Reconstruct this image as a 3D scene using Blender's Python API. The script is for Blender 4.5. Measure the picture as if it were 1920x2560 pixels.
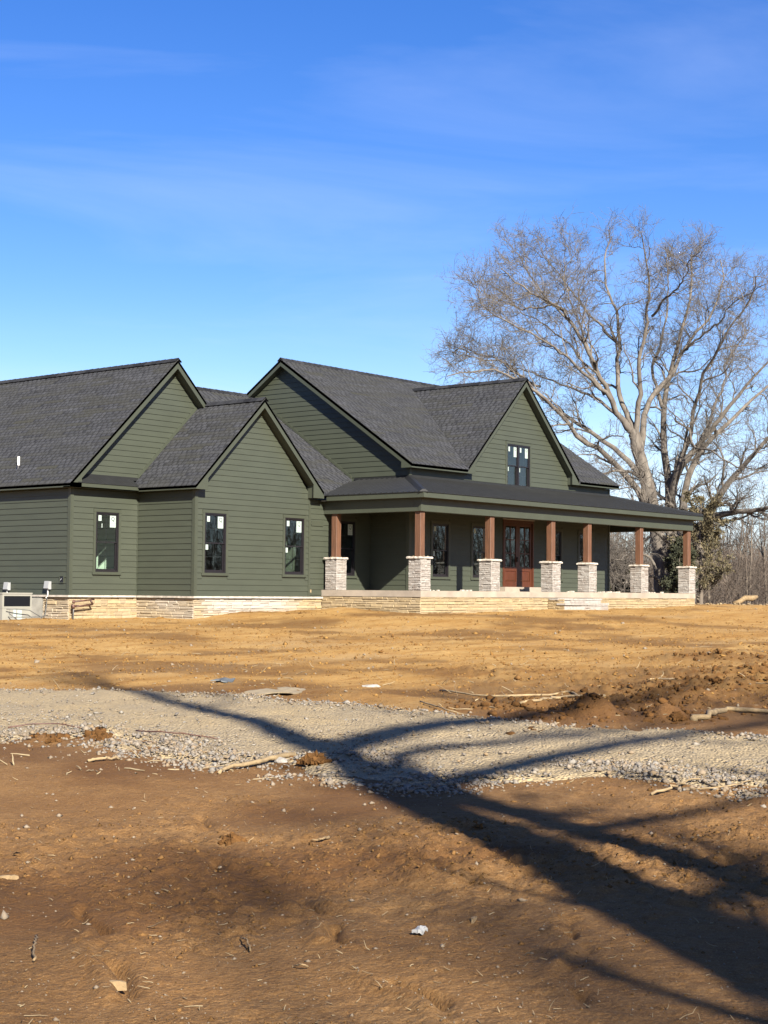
import bpy, bmesh, math, random
import numpy as np
from mathutils import Vector, Matrix

for _o in list(bpy.data.objects):
    bpy.data.objects.remove(_o)
scene = bpy.context.scene
COL = scene.collection
random.seed(7)
RNG = np.random.default_rng(11)
R = math.radians

# ------------------------------------------------------------------ camera, sky, sun, exposure
CAM = np.array([-32.795, -34.661, 0.172])
HEAD, PITCH, ROLL = R(50.315), R(2.935), R(0.507)
SUN_AZ_OFF, SUN_EL = R(30.3), R(30.5)       # sun stands 30 deg west of south
_f = np.array([math.sin(HEAD)*math.cos(PITCH), math.cos(HEAD)*math.cos(PITCH), math.sin(PITCH)])
_r0 = np.array([math.cos(HEAD), -math.sin(HEAD), 0.0]); _u0 = np.cross(_r0, _f)
_r = math.cos(ROLL)*_r0 + math.sin(ROLL)*_u0; _u = -math.sin(ROLL)*_r0 + math.cos(ROLL)*_u0
cam_data = bpy.data.cameras.new('camera')
cam_data.sensor_fit = 'AUTO'; cam_data.sensor_width = 36.0; cam_data.lens = 54.967
cam_data.clip_start = 0.1; cam_data.clip_end = 3000
cam = bpy.data.objects.new('camera', cam_data); COL.objects.link(cam)
cam.matrix_world = Matrix(((_r[0], _u[0], -_f[0], CAM[0]), (_r[1], _u[1], -_f[1], CAM[1]),
                           (_r[2], _u[2], -_f[2], CAM[2]), (0, 0, 0, 1)))
scene.camera = cam

world = bpy.data.worlds.new('World'); scene.world = world; world.use_nodes = True
wn, wl = world.node_tree.nodes, world.node_tree.links
wn.clear()
w_out = wn.new('ShaderNodeOutputWorld'); w_bg = wn.new('ShaderNodeBackground')
sky = wn.new('ShaderNodeTexSky'); sky.sky_type = 'NISHITA'; sky.sun_disc = False
sky.sun_elevation = SUN_EL; sky.sun_rotation = math.pi + SUN_AZ_OFF
sky.altitude = 200; sky.air_density = 1.0; sky.dust_density = 0.35; sky.ozone_density = 3.0
w_bg.inputs['Strength'].default_value = 0.05
hs = wn.new('ShaderNodeHueSaturation'); hs.inputs['Saturation'].default_value = 1.34
hs.inputs['Hue'].default_value = 0.519
wl.new(sky.outputs['Color'], hs.inputs['Color'])
# thin cirrus streaks all over the sky
w_tc = wn.new('ShaderNodeTexCoord'); w_map = wn.new('ShaderNodeMapping')
w_map.inputs['Rotation'].default_value = (0, 0, HEAD)
w_map.inputs['Scale'].default_value = (0.9, 0.9, 6.0)
w_map.inputs['Location'].default_value = (4.3, 2.6, 1.15)
w_n = wn.new('ShaderNodeTexNoise'); w_n.inputs['Scale'].default_value = 2.3; w_n.inputs['Detail'].default_value = 8
w_n.inputs['Roughness'].default_value = 0.55; w_n.inputs['Distortion'].default_value = 0.6
w_r = wn.new('ShaderNodeMapRange'); w_r.inputs[1].default_value = 0.47; w_r.inputs[2].default_value = 1.0
w_r.inputs[3].default_value = 0.0; w_r.inputs[4].default_value = 0.32
w_mix = wn.new('ShaderNodeMix'); w_mix.data_type = 'RGBA'
w_mix.inputs[7].default_value = (5.6, 6.3, 8.4, 1)
wl.new(w_tc.outputs['Generated'], w_map.inputs['Vector']); wl.new(w_map.outputs['Vector'], w_n.inputs['Vector'])
wl.new(w_n.outputs['Fac'], w_r.inputs[0])
w_sep = wn.new('ShaderNodeSeparateXYZ'); wl.new(w_tc.outputs['Generated'], w_sep.inputs[0])      # haze bank low round the horizon
w_h = wn.new('ShaderNodeMapRange'); w_h.interpolation_type = 'SMOOTHSTEP'
w_h.inputs[1].default_value = 0.015; w_h.inputs[2].default_value = 0.20; w_h.inputs[3].default_value = 0.85; w_h.inputs[4].default_value = 0.0
wl.new(w_sep.outputs['Z'], w_h.inputs[0])
w_hn = wn.new('ShaderNodeMath'); w_hn.operation = 'MULTIPLY'; wl.new(w_h.outputs[0], w_hn.inputs[0]); wl.new(w_n.outputs['Fac'], w_hn.inputs[1])
w_ad = wn.new('ShaderNodeMath'); w_ad.operation = 'ADD'; w_ad.use_clamp = True; wl.new(w_r.outputs[0], w_ad.inputs[0]); wl.new(w_hn.outputs[0], w_ad.inputs[1])
wl.new(w_ad.outputs[0], w_mix.inputs[0]); wl.new(hs.outputs['Color'], w_mix.inputs[6]); wl.new(w_mix.outputs[2], w_bg.inputs['Color'])
wl.new(w_bg.outputs['Background'], w_out.inputs['Surface'])

sun_data = bpy.data.lights.new('sun', 'SUN'); sun_data.energy = 5.0; sun_data.angle = R(0.75)
sun_data.color = (1.0, 0.93, 0.82)
sun = bpy.data.objects.new('sun', sun_data); COL.objects.link(sun)
SUNV = Vector((-math.sin(SUN_AZ_OFF)*math.cos(SUN_EL), -math.cos(SUN_AZ_OFF)*math.cos(SUN_EL), math.sin(SUN_EL)))
sun.rotation_euler = SUNV.to_track_quat('Z', 'Y').to_euler(); sun.location = (-20, -40, 40)

scene.view_settings.view_transform = 'Standard'; scene.view_settings.look = 'None'
scene.view_settings.gamma = 1.0; scene.view_settings.use_curve_mapping = False
scene.view_settings.exposure = 1.80
scene.render.engine = 'CYCLES'
try:
    scene.cycles.max_bounces = 7; scene.cycles.transparent_max_bounces = 16
except Exception: pass

# ------------------------------------------------------------------ materials
ALB = 0.48
def new_mat(name):
    m = bpy.data.materials.new(name); m.use_nodes = True
    nt = m.node_tree; b = nt.nodes['Principled BSDF']
    return m, nt, nt.nodes, nt.links, b

def mat(name, col, rough=0.6, var=0.12, scale=6.0, bump=0.0, bscale=40.0, tone=0.0, metal=0.0, stretch=(1, 1, 1), col2=None, spec=0.5, hue2=None):
    col = tuple(c*ALB for c in col); col2 = tuple(c*ALB for c in col2) if col2 else None; hue2 = tuple(c*ALB for c in hue2) if hue2 else None
    """base colour varied by noise and by the per-piece 'tone' attribute; optional bump"""
    m, nt, N, L, b = new_mat(name)
    b.inputs['Roughness'].default_value = rough; b.inputs['Metallic'].default_value = metal
    b.inputs['Specular IOR Level'].default_value = spec
    tc = N.new('ShaderNodeTexCoord'); mp = N.new('ShaderNodeMapping'); mp.inputs['Scale'].default_value = stretch
    L.new(tc.outputs['Object'], mp.inputs['Vector'])
    n = N.new('ShaderNodeTexNoise'); n.inputs['Scale'].default_value = scale; n.inputs['Detail'].default_value = 5
    L.new(mp.outputs['Vector'], n.inputs['Vector'])
    c2 = col2 if col2 else tuple(c*0.6 for c in col)
    rp = N.new('ShaderNodeMapRange'); rp.inputs[1].default_value = 0.3; rp.inputs[2].default_value = 0.7
    rp.inputs[3].default_value = 0.5-var*1.5; rp.inputs[4].default_value = 0.5+var*1.5
    L.new(n.outputs['Fac'], rp.inputs[0])
    fac = rp.outputs[0]
    if tone:
        at = N.new('ShaderNodeAttribute'); at.attribute_name = 'tone'
        ma = N.new('ShaderNodeMath'); ma.operation = 'MULTIPLY_ADD'; ma.inputs[1].default_value = tone
        L.new(at.outputs['Fac'], ma.inputs[0]); L.new(fac, ma.inputs[2]); 
        sb = N.new('ShaderNodeMath'); sb.operation = 'SUBTRACT'; sb.inputs[1].default_value = tone*0.5
        L.new(ma.outputs[0], sb.inputs[0]); fac = sb.outputs[0]
    c1 = tuple(2*a-b2 for a, b2 in zip(col, c2)) if col2 is None else col
    mx = N.new('ShaderNodeMix'); mx.data_type = 'RGBA'; mx.clamp_factor = True
    mx.inputs[6].default_value = (*c2, 1); mx.inputs[7].default_value = (*c1, 1)
    L.new(fac, mx.inputs[0]); out = mx.outputs[2]
    if hue2:
        at2 = N.new('ShaderNodeAttribute'); at2.attribute_name = 'hue'
        mh = N.new('ShaderNodeMix'); mh.data_type = 'RGBA'; mh.inputs[7].default_value = (*hue2, 1)
        L.new(at2.outputs['Fac'], mh.inputs[0]); L.new(out, mh.inputs[6]); out = mh.outputs[2]
    L.new(out, b.inputs['Base Color'])
    if bump:
        n2 = N.new('ShaderNodeTexNoise'); n2.inputs['Scale'].default_value = bscale; n2.inputs['Detail'].default_value = 6
        L.new(mp.outputs['Vector'], n2.inputs['Vector'])
        bp = N.new('ShaderNodeBump'); bp.inputs['Strength'].default_value = bump; bp.inputs['Distance'].default_value = 0.02
        L.new(n2.outputs['Fac'], bp.inputs['Height']); L.new(bp.outputs['Normal'], b.inputs['Normal'])
    return m

M = {}
GREEN = (0.068, 0.078, 0.051)
M['siding'] = mat('green_siding_paint', GREEN, 0.55, 0.06, 1.3, 0.08, 30, tone=0.05, stretch=(1, 1, 3))
M['trim'] = mat('green_trim_paint', (0.070, 0.080, 0.053), 0.5, 0.06, 2.0, 0.04, 40)
M['shingle'] = mat('charcoal_shingle', (0.122, 0.126, 0.138), 0.95, 0.10, 60, 0.4, 220, tone=1.0, col2=(0.016, 0.017, 0.021), spec=0.15, hue2=(0.066, 0.066, 0.055))
M['metal_roof'] = mat('black_roof_metal', (0.030, 0.031, 0.031), 0.5, 0.10, 3.0, metal=0.0, spec=0.22)
M['frame'] = mat('bronze_frame', (0.018, 0.015, 0.018), 0.35, 0.05, 4)
M['stone'] = mat('tan_ledgestone', (0.60, 0.45, 0.24), 0.9, 0.2, 9, 0.5, 45, tone=0.7, col2=(0.37, 0.27, 0.14), hue2=(0.60, 0.54, 0.46))
M['pale_stone'] = mat('pale_ledgestone', (0.56, 0.525, 0.47), 0.9, 0.22, 9, 0.5, 45, tone=0.7, col2=(0.36, 0.30, 0.25))
M['cap_stone'] = mat('cap_stone', (0.66, 0.59, 0.49), 0.9, 0.2, 7, 0.3, 40, tone=0.3)
M['concrete'] = mat('concrete', (0.48, 0.40, 0.31), 0.85, 0.12, 2.5, 0.15, 50)
M['mortar'] = mat('mortar', (0.34, 0.25, 0.14), 0.95, 0.1, 9, 0.2, 60)
M['mortar_pale'] = mat('mortar_pale', (0.36, 0.31, 0.26), 0.95, 0.1, 9, 0.2, 60)
M['cedar_post'] = mat('stained_cedar', (0.178, 0.080, 0.040), 0.6, 0.28, 5, 0.08, 30, stretch=(7, 7, 0.5))
M['mahogany'] = mat('mahogany_door', (0.115, 0.032, 0.012), 0.4, 0.2, 5, 0.05, 30, stretch=(6, 6, 0.6))
M['drywall'] = mat('drywall', (1.25, 1.34, 1.2), 0.9, 0.04, 3)
M['drywall_dim'] = mat('dimmed_drywall', (0.15, 0.16, 0.13), 0.9, 0.06, 3)  # drywall colour darkened to stand in for the dimness of unlit rooms
M['subfloor'] = mat('subfloor', (0.22, 0.17, 0.10), 0.8, 0.1, 3)
M['sticker'] = mat('sticker_paper', (0.56, 0.66, 0.60), 0.6, 0.02, 3)
M['ink'] = mat('sticker_ink', (0.02, 0.05, 0.03), 0.6, 0.02, 3)
M['ink_pale'] = mat('sticker_small_print', (0.33, 0.40, 0.35), 0.6, 0.02, 3)
M['ac_paint'] = mat('beige_sheet_metal', (0.40, 0.39, 0.33), 0.45, 0.05, 3)
M['ac_dark'] = mat('dark_louvre', (0.014, 0.016, 0.022), 0.5, 0.05, 3)
M['galv'] = mat('galvanised_sheet', (0.42, 0.41, 0.37), 0.45, 0.15, 4, metal=0.35)
M['white_plastic'] = mat('white_plastic', (1.15, 1.13, 1.08), 0.45, 0.03, 3)
M['grey_box'] = mat('grey_enamel', (0.46, 0.47, 0.47), 0.45, 0.05, 3)
M['brown_pipe'] = mat('rusty_pipe', (0.13, 0.055, 0.035), 0.6, 0.3, 8)
M['conduit'] = mat('grey_conduit', (0.16, 0.16, 0.15), 0.5, 0.1, 8)
M['bark'] = mat('oak_bark', (0.295, 0.26, 0.215), 0.95, 0.30, 3.5, 0.9, 14, stretch=(1, 1, 0.35), col2=(0.115, 0.09, 0.07))
M['twig'] = mat('oak_twigs', (0.185, 0.160, 0.132), 0.9, 0.2, 2)
M['bark_far'] = mat('pale_bark', (0.30, 0.25, 0.19), 0.95, 0.3, 2, col2=(0.14, 0.11, 0.085))
M['brush'] = mat('winter_brush', (0.235, 0.180, 0.135), 0.95, 0.25, 0.3, tone=0.7, col2=(0.10, 0.078, 0.06))
M['cedar_leaf'] = mat('cedar_foliage', (0.075, 0.078, 0.030), 0.85, 0.25, 1.5, tone=0.8, col2=(0.022, 0.030, 0.012))
M['cedar_brown'] = mat('winter_cedar_foliage', (0.230, 0.180, 0.085), 0.85, 0.25, 1.5, tone=0.8, col2=(0.075, 0.066, 0.03))
M['shrub_leaf'] = mat('shrub_foliage', (0.15, 0.14, 0.045), 0.85, 0.25, 1.5, tone=0.8, col2=(0.06, 0.06, 0.02))
M['wood_pale'] = mat('bare_wood', (0.34, 0.23, 0.11), 0.85, 0.25, 12, 0.3, 40, tone=0.5)
M['wood_dry'] = mat('weathered_root', (0.40, 0.285, 0.145), 0.9, 0.3, 10, 0.4, 40)
M['straw'] = mat('straw', (0.52, 0.40, 0.22), 0.85, 0.25, 8, tone=0.8, col2=(0.25, 0.17, 0.09))
M['gravel'] = mat('limestone_gravel', (0.40, 0.36, 0.30), 0.92, 0.2, 20, 0.3, 60, tone=1.0, col2=(0.17, 0.15, 0.13), hue2=(0.34, 0.235, 0.125))
M['rock'] = mat('pale_rock', (0.50, 0.46, 0.40), 0.9, 0.25, 8, 0.4, 30)
M['porch_ceiling'] = mat('shade_dark_ceiling', (0.045, 0.040, 0.030), 0.7, 0.05, 3)  # near-black colour stands in for the deep shade under the porch roof
M['clay_clod'] = mat('clay_crumb', (0.42, 0.24, 0.075), 0.98, 0.2, 14, tone=0.9, col2=(0.20, 0.095, 0.028), spec=0.1)
M['clod_dark'] = mat('damp_shaded_clod', (0.190, 0.092, 0.030), 0.98, 0.25, 14, 0.6, 50, tone=0.8, spec=0.1)  # dark brown for damp, with shadow put into the colour too
M['clod'] = mat('soil_clod', (0.235, 0.125, 0.044), 0.98, 0.25, 14, 0.6, 50, tone=0.9, spec=0.1)
M['spill'] = mat('dried_concrete', (0.36, 0.285, 0.175), 0.95, 0.2, 5, 0.4, 30)
M['tarp'] = mat('blue_grey_sheet', (0.15, 0.165, 0.17), 0.6, 0.15, 5)
M['paper'] = mat('white_scrap', (0.55, 0.55, 0.53), 0.7, 0.05, 5)

def glass_mat():
    m, nt, N, L, b = new_mat('window_glass')
    N.remove(b); out = N['Material Output']
    tr = N.new('ShaderNodeBsdfTransparent'); tr.inputs['Color'].default_value = (0.74, 0.86, 0.78, 1)
    gl = N.new('ShaderNodeBsdfGlossy'); gl.inputs['Roughness'].default_value = 0.015
    gl.inputs['Color'].default_value = (0.85, 0.95, 1.0, 1)
    fr = N.new('ShaderNodeFresnel'); 
    ge = N.new('ShaderNodeNewGeometry'); io = N.new('ShaderNodeMath'); io.operation = 'MULTIPLY_ADD'; io.inputs[1].default_value = 1/1.5-1.5; io.inputs[2].default_value = 1.5
    L.new(ge.outputs['Backfacing'], io.inputs[0]); L.new(io.outputs[0], fr.inputs['IOR'])
    ma = N.new('ShaderNodeMath'); ma.operation = 'MULTIPLY_ADD'; ma.inputs[1].default_value = 1.5; ma.inputs[2].default_value = 0.02; ma.use_clamp = True
    mx = N.new('ShaderNodeMixShader')
    L.new(fr.outputs[0], ma.inputs[0]); L.new(ma.outputs[0], mx.inputs[0]); L.new(tr.outputs[0], mx.inputs[1]); L.new(gl.outputs[0], mx.inputs[2])
    L.new(mx.outputs[0], out.inputs['Surface'])
    return m
M['glass'] = glass_mat()

# ------------------------------------------------------------------ helpers
def link(o, parent=None):
    COL.objects.link(o)
    if parent: o.parent = parent
    return o

def mesh_obj(name, verts, faces, m=None, parent=None, tone=None, smooth=False, mats=None, fmat=None, hue=None):
    me = bpy.data.meshes.new(name)
    me.from_pydata([tuple(map(float, v)) for v in verts], [], [tuple(f) for f in faces])
    if mats:
        for q in mats: me.materials.append(q)
        if fmat is not None: me.polygons.foreach_set('material_index', fmat)
    elif m: me.materials.append(m)
    for nm, val in (('tone', tone), ('hue', hue)):
        if val is not None:
            a = me.attributes.new(nm, 'FLOAT', 'POINT')
            a.data.foreach_set('value', np.full(len(verts), val, np.float32) if np.isscalar(val) else np.asarray(val, np.float32))
    if smooth: me.polygons.foreach_set('use_smooth', [True]*len(me.polygons))
    me.update()
    return link(bpy.data.objects.new(name, me), parent)

def big_mesh(name, V, F, m, parent=None, tone=None, smooth=False, attrs=None):
    """V (n,3) array, F (k,3|4) array"""
    me = bpy.data.meshes.new(name); V = np.asarray(V, np.float32); F = np.asarray(F, np.int32); k = F.shape[1]
    me.vertices.add(len(V)); me.vertices.foreach_set('co', V.ravel())
    me.loops.add(F.size); me.loops.foreach_set('vertex_index', F.ravel())
    me.polygons.add(len(F)); me.polygons.foreach_set('loop_start', np.arange(0, F.size, k, dtype=np.int32))
    try: me.polygons.foreach_set('loop_total', np.full(len(F), k, np.int32))
    except Exception: pass
    me.materials.append(m)
    at = dict(attrs or {})
    if tone is not None: at['tone'] = tone
    for nm, val in at.items():
        a = me.attributes.new(nm, 'FLOAT', 'POINT'); a.data.foreach_set('value', np.asarray(val, np.float32))
    if smooth: me.polygons.foreach_set('use_smooth', np.ones(len(F), bool))
    me.update(calc_edges=True); me.validate()
    return link(bpy.data.objects.new(name, me), parent)

def empty(name, loc, label, cat, group=None):
    o = bpy.data.objects.new(name, None); o.location = loc; o.empty_display_size = 0.3
    o['label'] = label; o['category'] = cat
    if group: o['group'] = group
    return link(o)

def tag(o, label, cat, group=None):
    o['label'] = label; o['category'] = cat
    if group: o['group'] = group
    return o

class B:
    """collects shapes; build() links them as ONE mesh object"""
    def __init__(s): s.v = []; s.f = []; s.t = []
    def add(s, v, f, tone=0.5):
        n = len(s.v); s.v += [tuple(map(float, p)) for p in v]; s.f += [tuple(n+i for i in q) for q in f]; s.t += [tone]*len(v)
        return s
    def box(s, a, b, tone=0.5):
        (x0, y0, z0), (x1, y1, z1) = [tuple(min(p, q) for p, q in zip(a, b)), tuple(max(p, q) for p, q in zip(a, b))]
        v = [(x0, y0, z0), (x1, y0, z0), (x1, y1, z0), (x0, y1, z0), (x0, y0, z1), (x1, y0, z1), (x1, y1, z1), (x0, y1, z1)]
        return s.add(v, BOXF, tone)
    def prism(s, poly, off, tone=0.5):
        """poly: list of 3D points; off: extrusion vector"""
        n = len(poly); off = np.array(off, float)
        v = [np.array(p, float) for p in poly]; v2 = [p+off for p in v]
        return s.add(v+v2, [tuple(range(n-1, -1, -1)), tuple(range(n, 2*n))]+[(i, (i+1) % n, n+(i+1) % n, n+i) for i in range(n)], tone)
    def tube(s, pts, rad, n=8, tone=0.5):
        pts = [np.array(p, float) for p in pts]; rad = [rad]*len(pts) if np.isscalar(rad) else rad
        V = []; F = []
        for i, p in enumerate(pts):
            d = pts[min(i+1, len(pts)-1)]-pts[max(i-1, 0)]; d /= np.linalg.norm(d)+1e-9
            h = np.array([0, 0, 1.0]) if abs(d[2]) < 0.9 else np.array([1.0, 0, 0])
            a = np.cross(d, h); a /= np.linalg.norm(a); b = np.cross(d, a)
            for k in range(n):
                t = 2*math.pi*k/n; V.append(p+rad[i]*(math.cos(t)*a+math.sin(t)*b))
        for i in range(len(pts)-1):
            for k in range(n):
                F.append((i*n+k, i*n+(k+1) % n, (i+1)*n+(k+1) % n, (i+1)*n+k))
        F.append(tuple(range(n-1, -1, -1))); F.append(tuple((len(pts)-1)*n+k for k in range(n)))
        return s.add(V, F, tone)
    def build(s, name, m, parent=None, smooth=False, label=None):
        o = mesh_obj(name, s.v, s.f, m, parent, tone=s.t, smooth=smooth)
        if label: o['label'] = label
        return o
BOXF = [(3, 2, 1, 0), (4, 5, 6, 7), (0, 1, 5, 4), (1, 2, 6, 5), (2, 3, 7, 6), (3, 0, 4, 7)]

class Pieces:
    """pieces of one kind on one thing: the 300 that show largest become parts, the rest one 'stuff' part"""
    def __init__(s, name, m, rest_parent): s.name = name; s.m = m; s.rest = rest_parent; s.items = []
    def add(s, verts, faces, parent, tone=0.5, weight=1.0, hue=0.0):
        v = np.array(verts, float); c = v.mean(0); d = np.linalg.norm(c-CAM)
        ext = v.max(0)-v.min(0); a = np.sort(ext)[1:].prod()
        s.items.append((a/d**2*weight, v, faces, parent, tone, hue))
    def emit(s, limit=298):
        s.items.sort(key=lambda i: -i[0])
        for w, v, f, p, t, h in s.items[:limit]:
            mesh_obj(s.name, v, f, s.m, p, tone=t, hue=h)
        rest = s.items[limit:]
        if rest:
            V = []; F = []; T = []; H = []; n = 0
            for w, v, f, p, t, h in rest:
                V.append(v); F += [tuple(n+i for i in q) for q in f]; T += ([t]*len(v) if np.isscalar(t) else list(t)); H += [h]*len(v); n += len(v)
            o = mesh_obj(s.name, np.concatenate(V), F, s.m, s.rest, tone=T, hue=H); o['kind'] = 'stuff'

def smooth(x, a, b):
    t = np.clip((np.asarray(x, float)-a)/(b-a), 0, 1); return t*t*(3-2*t)

_PERM = np.random.default_rng(5).permutation(1024); _GRAD = np.random.default_rng(6).random(1024)*2-1
def vnoise(x, y):
    x = np.asarray(x, float); y = np.asarray(y, float)
    xi = np.floor(x).astype(int); yi = np.floor(y).astype(int); fx = x-xi; fy = y-yi
    fx = fx*fx*fx*(fx*(fx*6-15)+10); fy = fy*fy*fy*(fy*(fy*6-15)+10)
    h = lambda i, j: _GRAD[(_PERM[(i & 1023)]+j) & 1023]
    a = h(xi, yi); b = h(xi+1, yi); c = h(xi, yi+1); d = h(xi+1, yi+1)
    return (a*(1-fx)+b*fx)*(1-fy)+(c*(1-fx)+d*fx)*fy
def fbm(x, y, o=4, g=0.5):
    r = 0; a = 1.0
    for i in range(o):
        r = r+a*vnoise(x+17.3*i, y-9.1*i); x = x*2.03; y = y*2.03; a *= g
    return r

# ------------------------------------------------------------------ terrain
SH, CH = math.sin(HEAD), math.cos(HEAD)
def base_z(x, y):
    x = np.asarray(x, float); y = np.asarray(y, float)
    D = (x-CAM[0])*SH+(y-CAM[1])*CH
    z = -1.43+0.015*np.clip(D, -25, 66)
    z = z+0.20*smooth(x, -0.8, 2.6)*smooth(y, -13, -5)*(1-smooth(x, 26, 40))
    z = z+0.15*np.exp(-((x-5.2)/0.6)**2-((y+1.3)/1.0)**2)
    return z
def drive_edges(y):
    yy = [-60, -42, -34, -29.6, -27.9, -26.8, -25, -24, -22.7, -21, -17.9, -12, -6, 4, 30]
    far = [-10, -15.5, -17.6, -18.5, -18.9, -18.95, -19.0, -19.0, -18.9, -18.8, -20.2, -23.6, -27.5, -36, -62]
    near = [-14.6, -19.0, -20.8, -22.1, -22.7, -23.4, -23.7, -23.8, -23.65, -24.3, -25.6, -28.8, -32.6, -41, -67]
    return np.interp(y, yy, near), np.interp(y, yy, far)
def drive_mask(x, y):
    """signed distance-like: >0 inside the drive (metres from the edge)"""
    n, f = drive_edges(y)
    w = 0.50*fbm(x*0.8+3, y*0.8, 3)+0.22*fbm(x*3.5, y*3.5, 3)
    return np.minimum(x-n+w*1.1, f-x+w*0.45)
def rough_map(x, y):
    D = (np.asarray(x)-CAM[0])*SH+(np.asarray(y)-CAM[1])*CH
    L = (np.asarray(x)-CAM[0])*CH-(np.asarray(y)-CAM[1])*SH
    r = 0.27+0.75*smooth(fbm(x*0.55+9, y*0.55+4, 3), 0.0, 0.7)
    r = r+1.5*smooth(L, 0.2, 3.2)*smooth(D, 17.2, 18.6)*(1-smooth(D, 24, 29))       # churned soil right of the drive
    r = r+0.7*np.exp(-((L-0.5)/0.7)**2-((D-8.5)/1.5)**2)
    r = r+0.6*smooth(L, 0.8, 2.2)*smooth(D, 7.5, 9)*(1-smooth(D, 11.5, 13.5))
    r = r+0.55*smooth(D, 19, 24)*(0.5+fbm(x*0.8+2, y*0.8, 2))
    return r
def ground_z(x, y, detail=True):
    x = np.asarray(x, float); y = np.asarray(y, float)
    z = base_z(x, y)
    d = np.hypot(x-CAM[0], y-CAM[1]); fade = 1-smooth(d, 75, 140)
    z = z+fade*0.030*fbm(x*0.40, y*0.40, 4, 0.55)
    if detail:
        r = rough_map(x, y); m = drive_mask(x, y); r = r*(1-0.75*smooth(m, -0.2, 0.2))
        c = fbm(x*3.1, y*3.1, 4, 0.55); c2 = np.abs(fbm(x*6.3+4, y*6.3, 3, 0.6))
        z = z+fade*r*(0.010*c+0.022*np.maximum(c2-0.22, 0)*smooth(d, 2, 4)+0.007*fbm(x*11, y*11, 3, .6)*(1-smooth(d, 24, 32))+0.010*np.maximum(fbm(x*27, y*27, 2)-.15, 0)*(1-smooth(d, 12, 18)))
        # heaps of churned soil
        for (hx, hy, hr, hh) in HEAPS:
            q = np.exp(-(((x-hx)**2+(y-hy)**2)/hr**2)); z = z+q*(hh*(1+.9*fbm(x*2.6, y*2.6, 3))+.07*min(1, hh*6)*c*smooth(q, .1, .5))
        # old wheel and track marks in the soft soil
        for (ax, ay, bx, by, w, dep) in TRACKS:
            px, py = x-ax, y-ay; lx, ly = bx-ax, by-ay; ll = math.hypot(lx, ly)
            t = (px*lx+py*ly)/ll; q = (px*ly-py*lx)/ll+0.05*np.sin(t*3.1)+0.03*np.sin(t*9+1)
            on = smooth(t, 0, 0.4)*(1-smooth(t, ll-0.4, ll))*smooth(fbm(x*3+ax, y*3, 2), -0.45, 0.1)
            z = z-dep*on*np.exp(-(q/w)**2)+0.5*dep*on*np.exp(-((q-2.2*w)/(1.5*w))**2)
    return z
def plane_pt(u, v):
    q = _f+_r*(u-960)/3908.8-_u*(v-1280)/3908.8
    t = (-1.43-CAM[2])/(q[2]-0.015*(q[0]*SH+q[1]*CH)); return CAM+q*t
HEAPS = [(*plane_pt(u, v)[:2], r, h) for u, v, r, h in ((1400, 1792, .55, .08), (1480, 1788, .40, .08), (1855, 1692, .9, .11), (1768, 1722, .6, .07), (1935, 1716, .7, .09), (1640, 1738, .7, .07), (1560, 1760, .6, .07),
          (1690, 1800, .35, .12), (1300, 1768, .6, .07), (1800, 1650, .9, .08), (1340, 1840, .25, .05), (770, 1903, .20, .10), (255, 1848, .16, .07), (130, 1853, .12, .05))]
TRACKS = [(-27.9, -28.6, -29.0, -30.6, 0.035, 0.05), (-27.0, -29.2, -28.4, -31.4, 0.035, 0.055), (-26.6, -30.6, -27.9, -31.6, 0.03, 0.045),
          (-25.4, -26.9, -27.2, -28.9, 0.04, 0.04), (-22.0, -14.0, -8.0, -18.5, 0.10, 0.02), (-21.0, -12.4, -7.0, -17.0, 0.10, 0.02),
          (-16.0, -10.0, -2.0, -15.2, 0.12, 0.02), (-15.2, -8.2, -1.0, -13.6, 0.12, 0.02), (-12.5, -5.5, 6.0, -11.5, 0.12, 0.02)]
def gz(x, y): return float(ground_z(np.array([x]), np.array([y]))[0])
# ------------------------------------------------------------------ ground sheet and gravel drive
def grid():
    a0 = R(21.0)
    fine = np.linspace(-a0, a0, 430)
    coarse = np.linspace(a0, 2*math.pi-a0, 74)[1:-1]
    ang = np.concatenate([fine, coarse])+HEAD
    inv = np.linspace(1/4.2, 1/70, 480)
    rad = np.concatenate([np.geomspace(0.35, 4.1, 14), 1/inv, np.geomspace(74, 1500, 26)])
    return ang, rad
ANG, RAD = grid()
GX = CAM[0]+RAD[:, None]*np.sin(ANG)[None, :]; GY = CAM[1]+RAD[:, None]*np.cos(ANG)[None, :]
GZ = ground_z(GX, GY)
nr, na = GX.shape
def soil_attrs(x, y):
    D = (x-CAM[0])*SH+(y-CAM[1])*CH; L = (x-CAM[0])*CH-(y-CAM[1])*SH
    far = smooth(D+1.6*fbm(x*0.25, y*0.25, 3)-0.12*L, 15.5, 22.5)      # subsoil clay dug out beyond the drive
    moist = smooth(fbm(x*0.45+2, y*0.45+8, 4), 0.05, 0.75)
    moist = np.clip(moist+0.9*smooth(L, -0.5, 3.0)*smooth(D, 16.8, 18.4)*(1-smooth(D, 22, 28)), 0, 1)
    for (hx, hy, hr, hh) in HEAPS: moist = np.clip(moist+1.3*np.exp(-(((x-hx)**2+(y-hy)**2)/(1.5*hr)**2)), 0, 1)
    wood = smooth(np.hypot(x-30, y-10)*0+D, 66, 74)
    return far, moist, wood
far_, moist_, wood_ = soil_attrs(GX, GY)
idx = np.arange(nr*na).reshape(nr, na)
F = np.stack([idx[:-1, :], np.roll(idx, -1, 1)[:-1, :], np.roll(idx, -1, 1)[1:, :], idx[1:, :]], -1).reshape(-1, 4)[:, ::-1]

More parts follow.
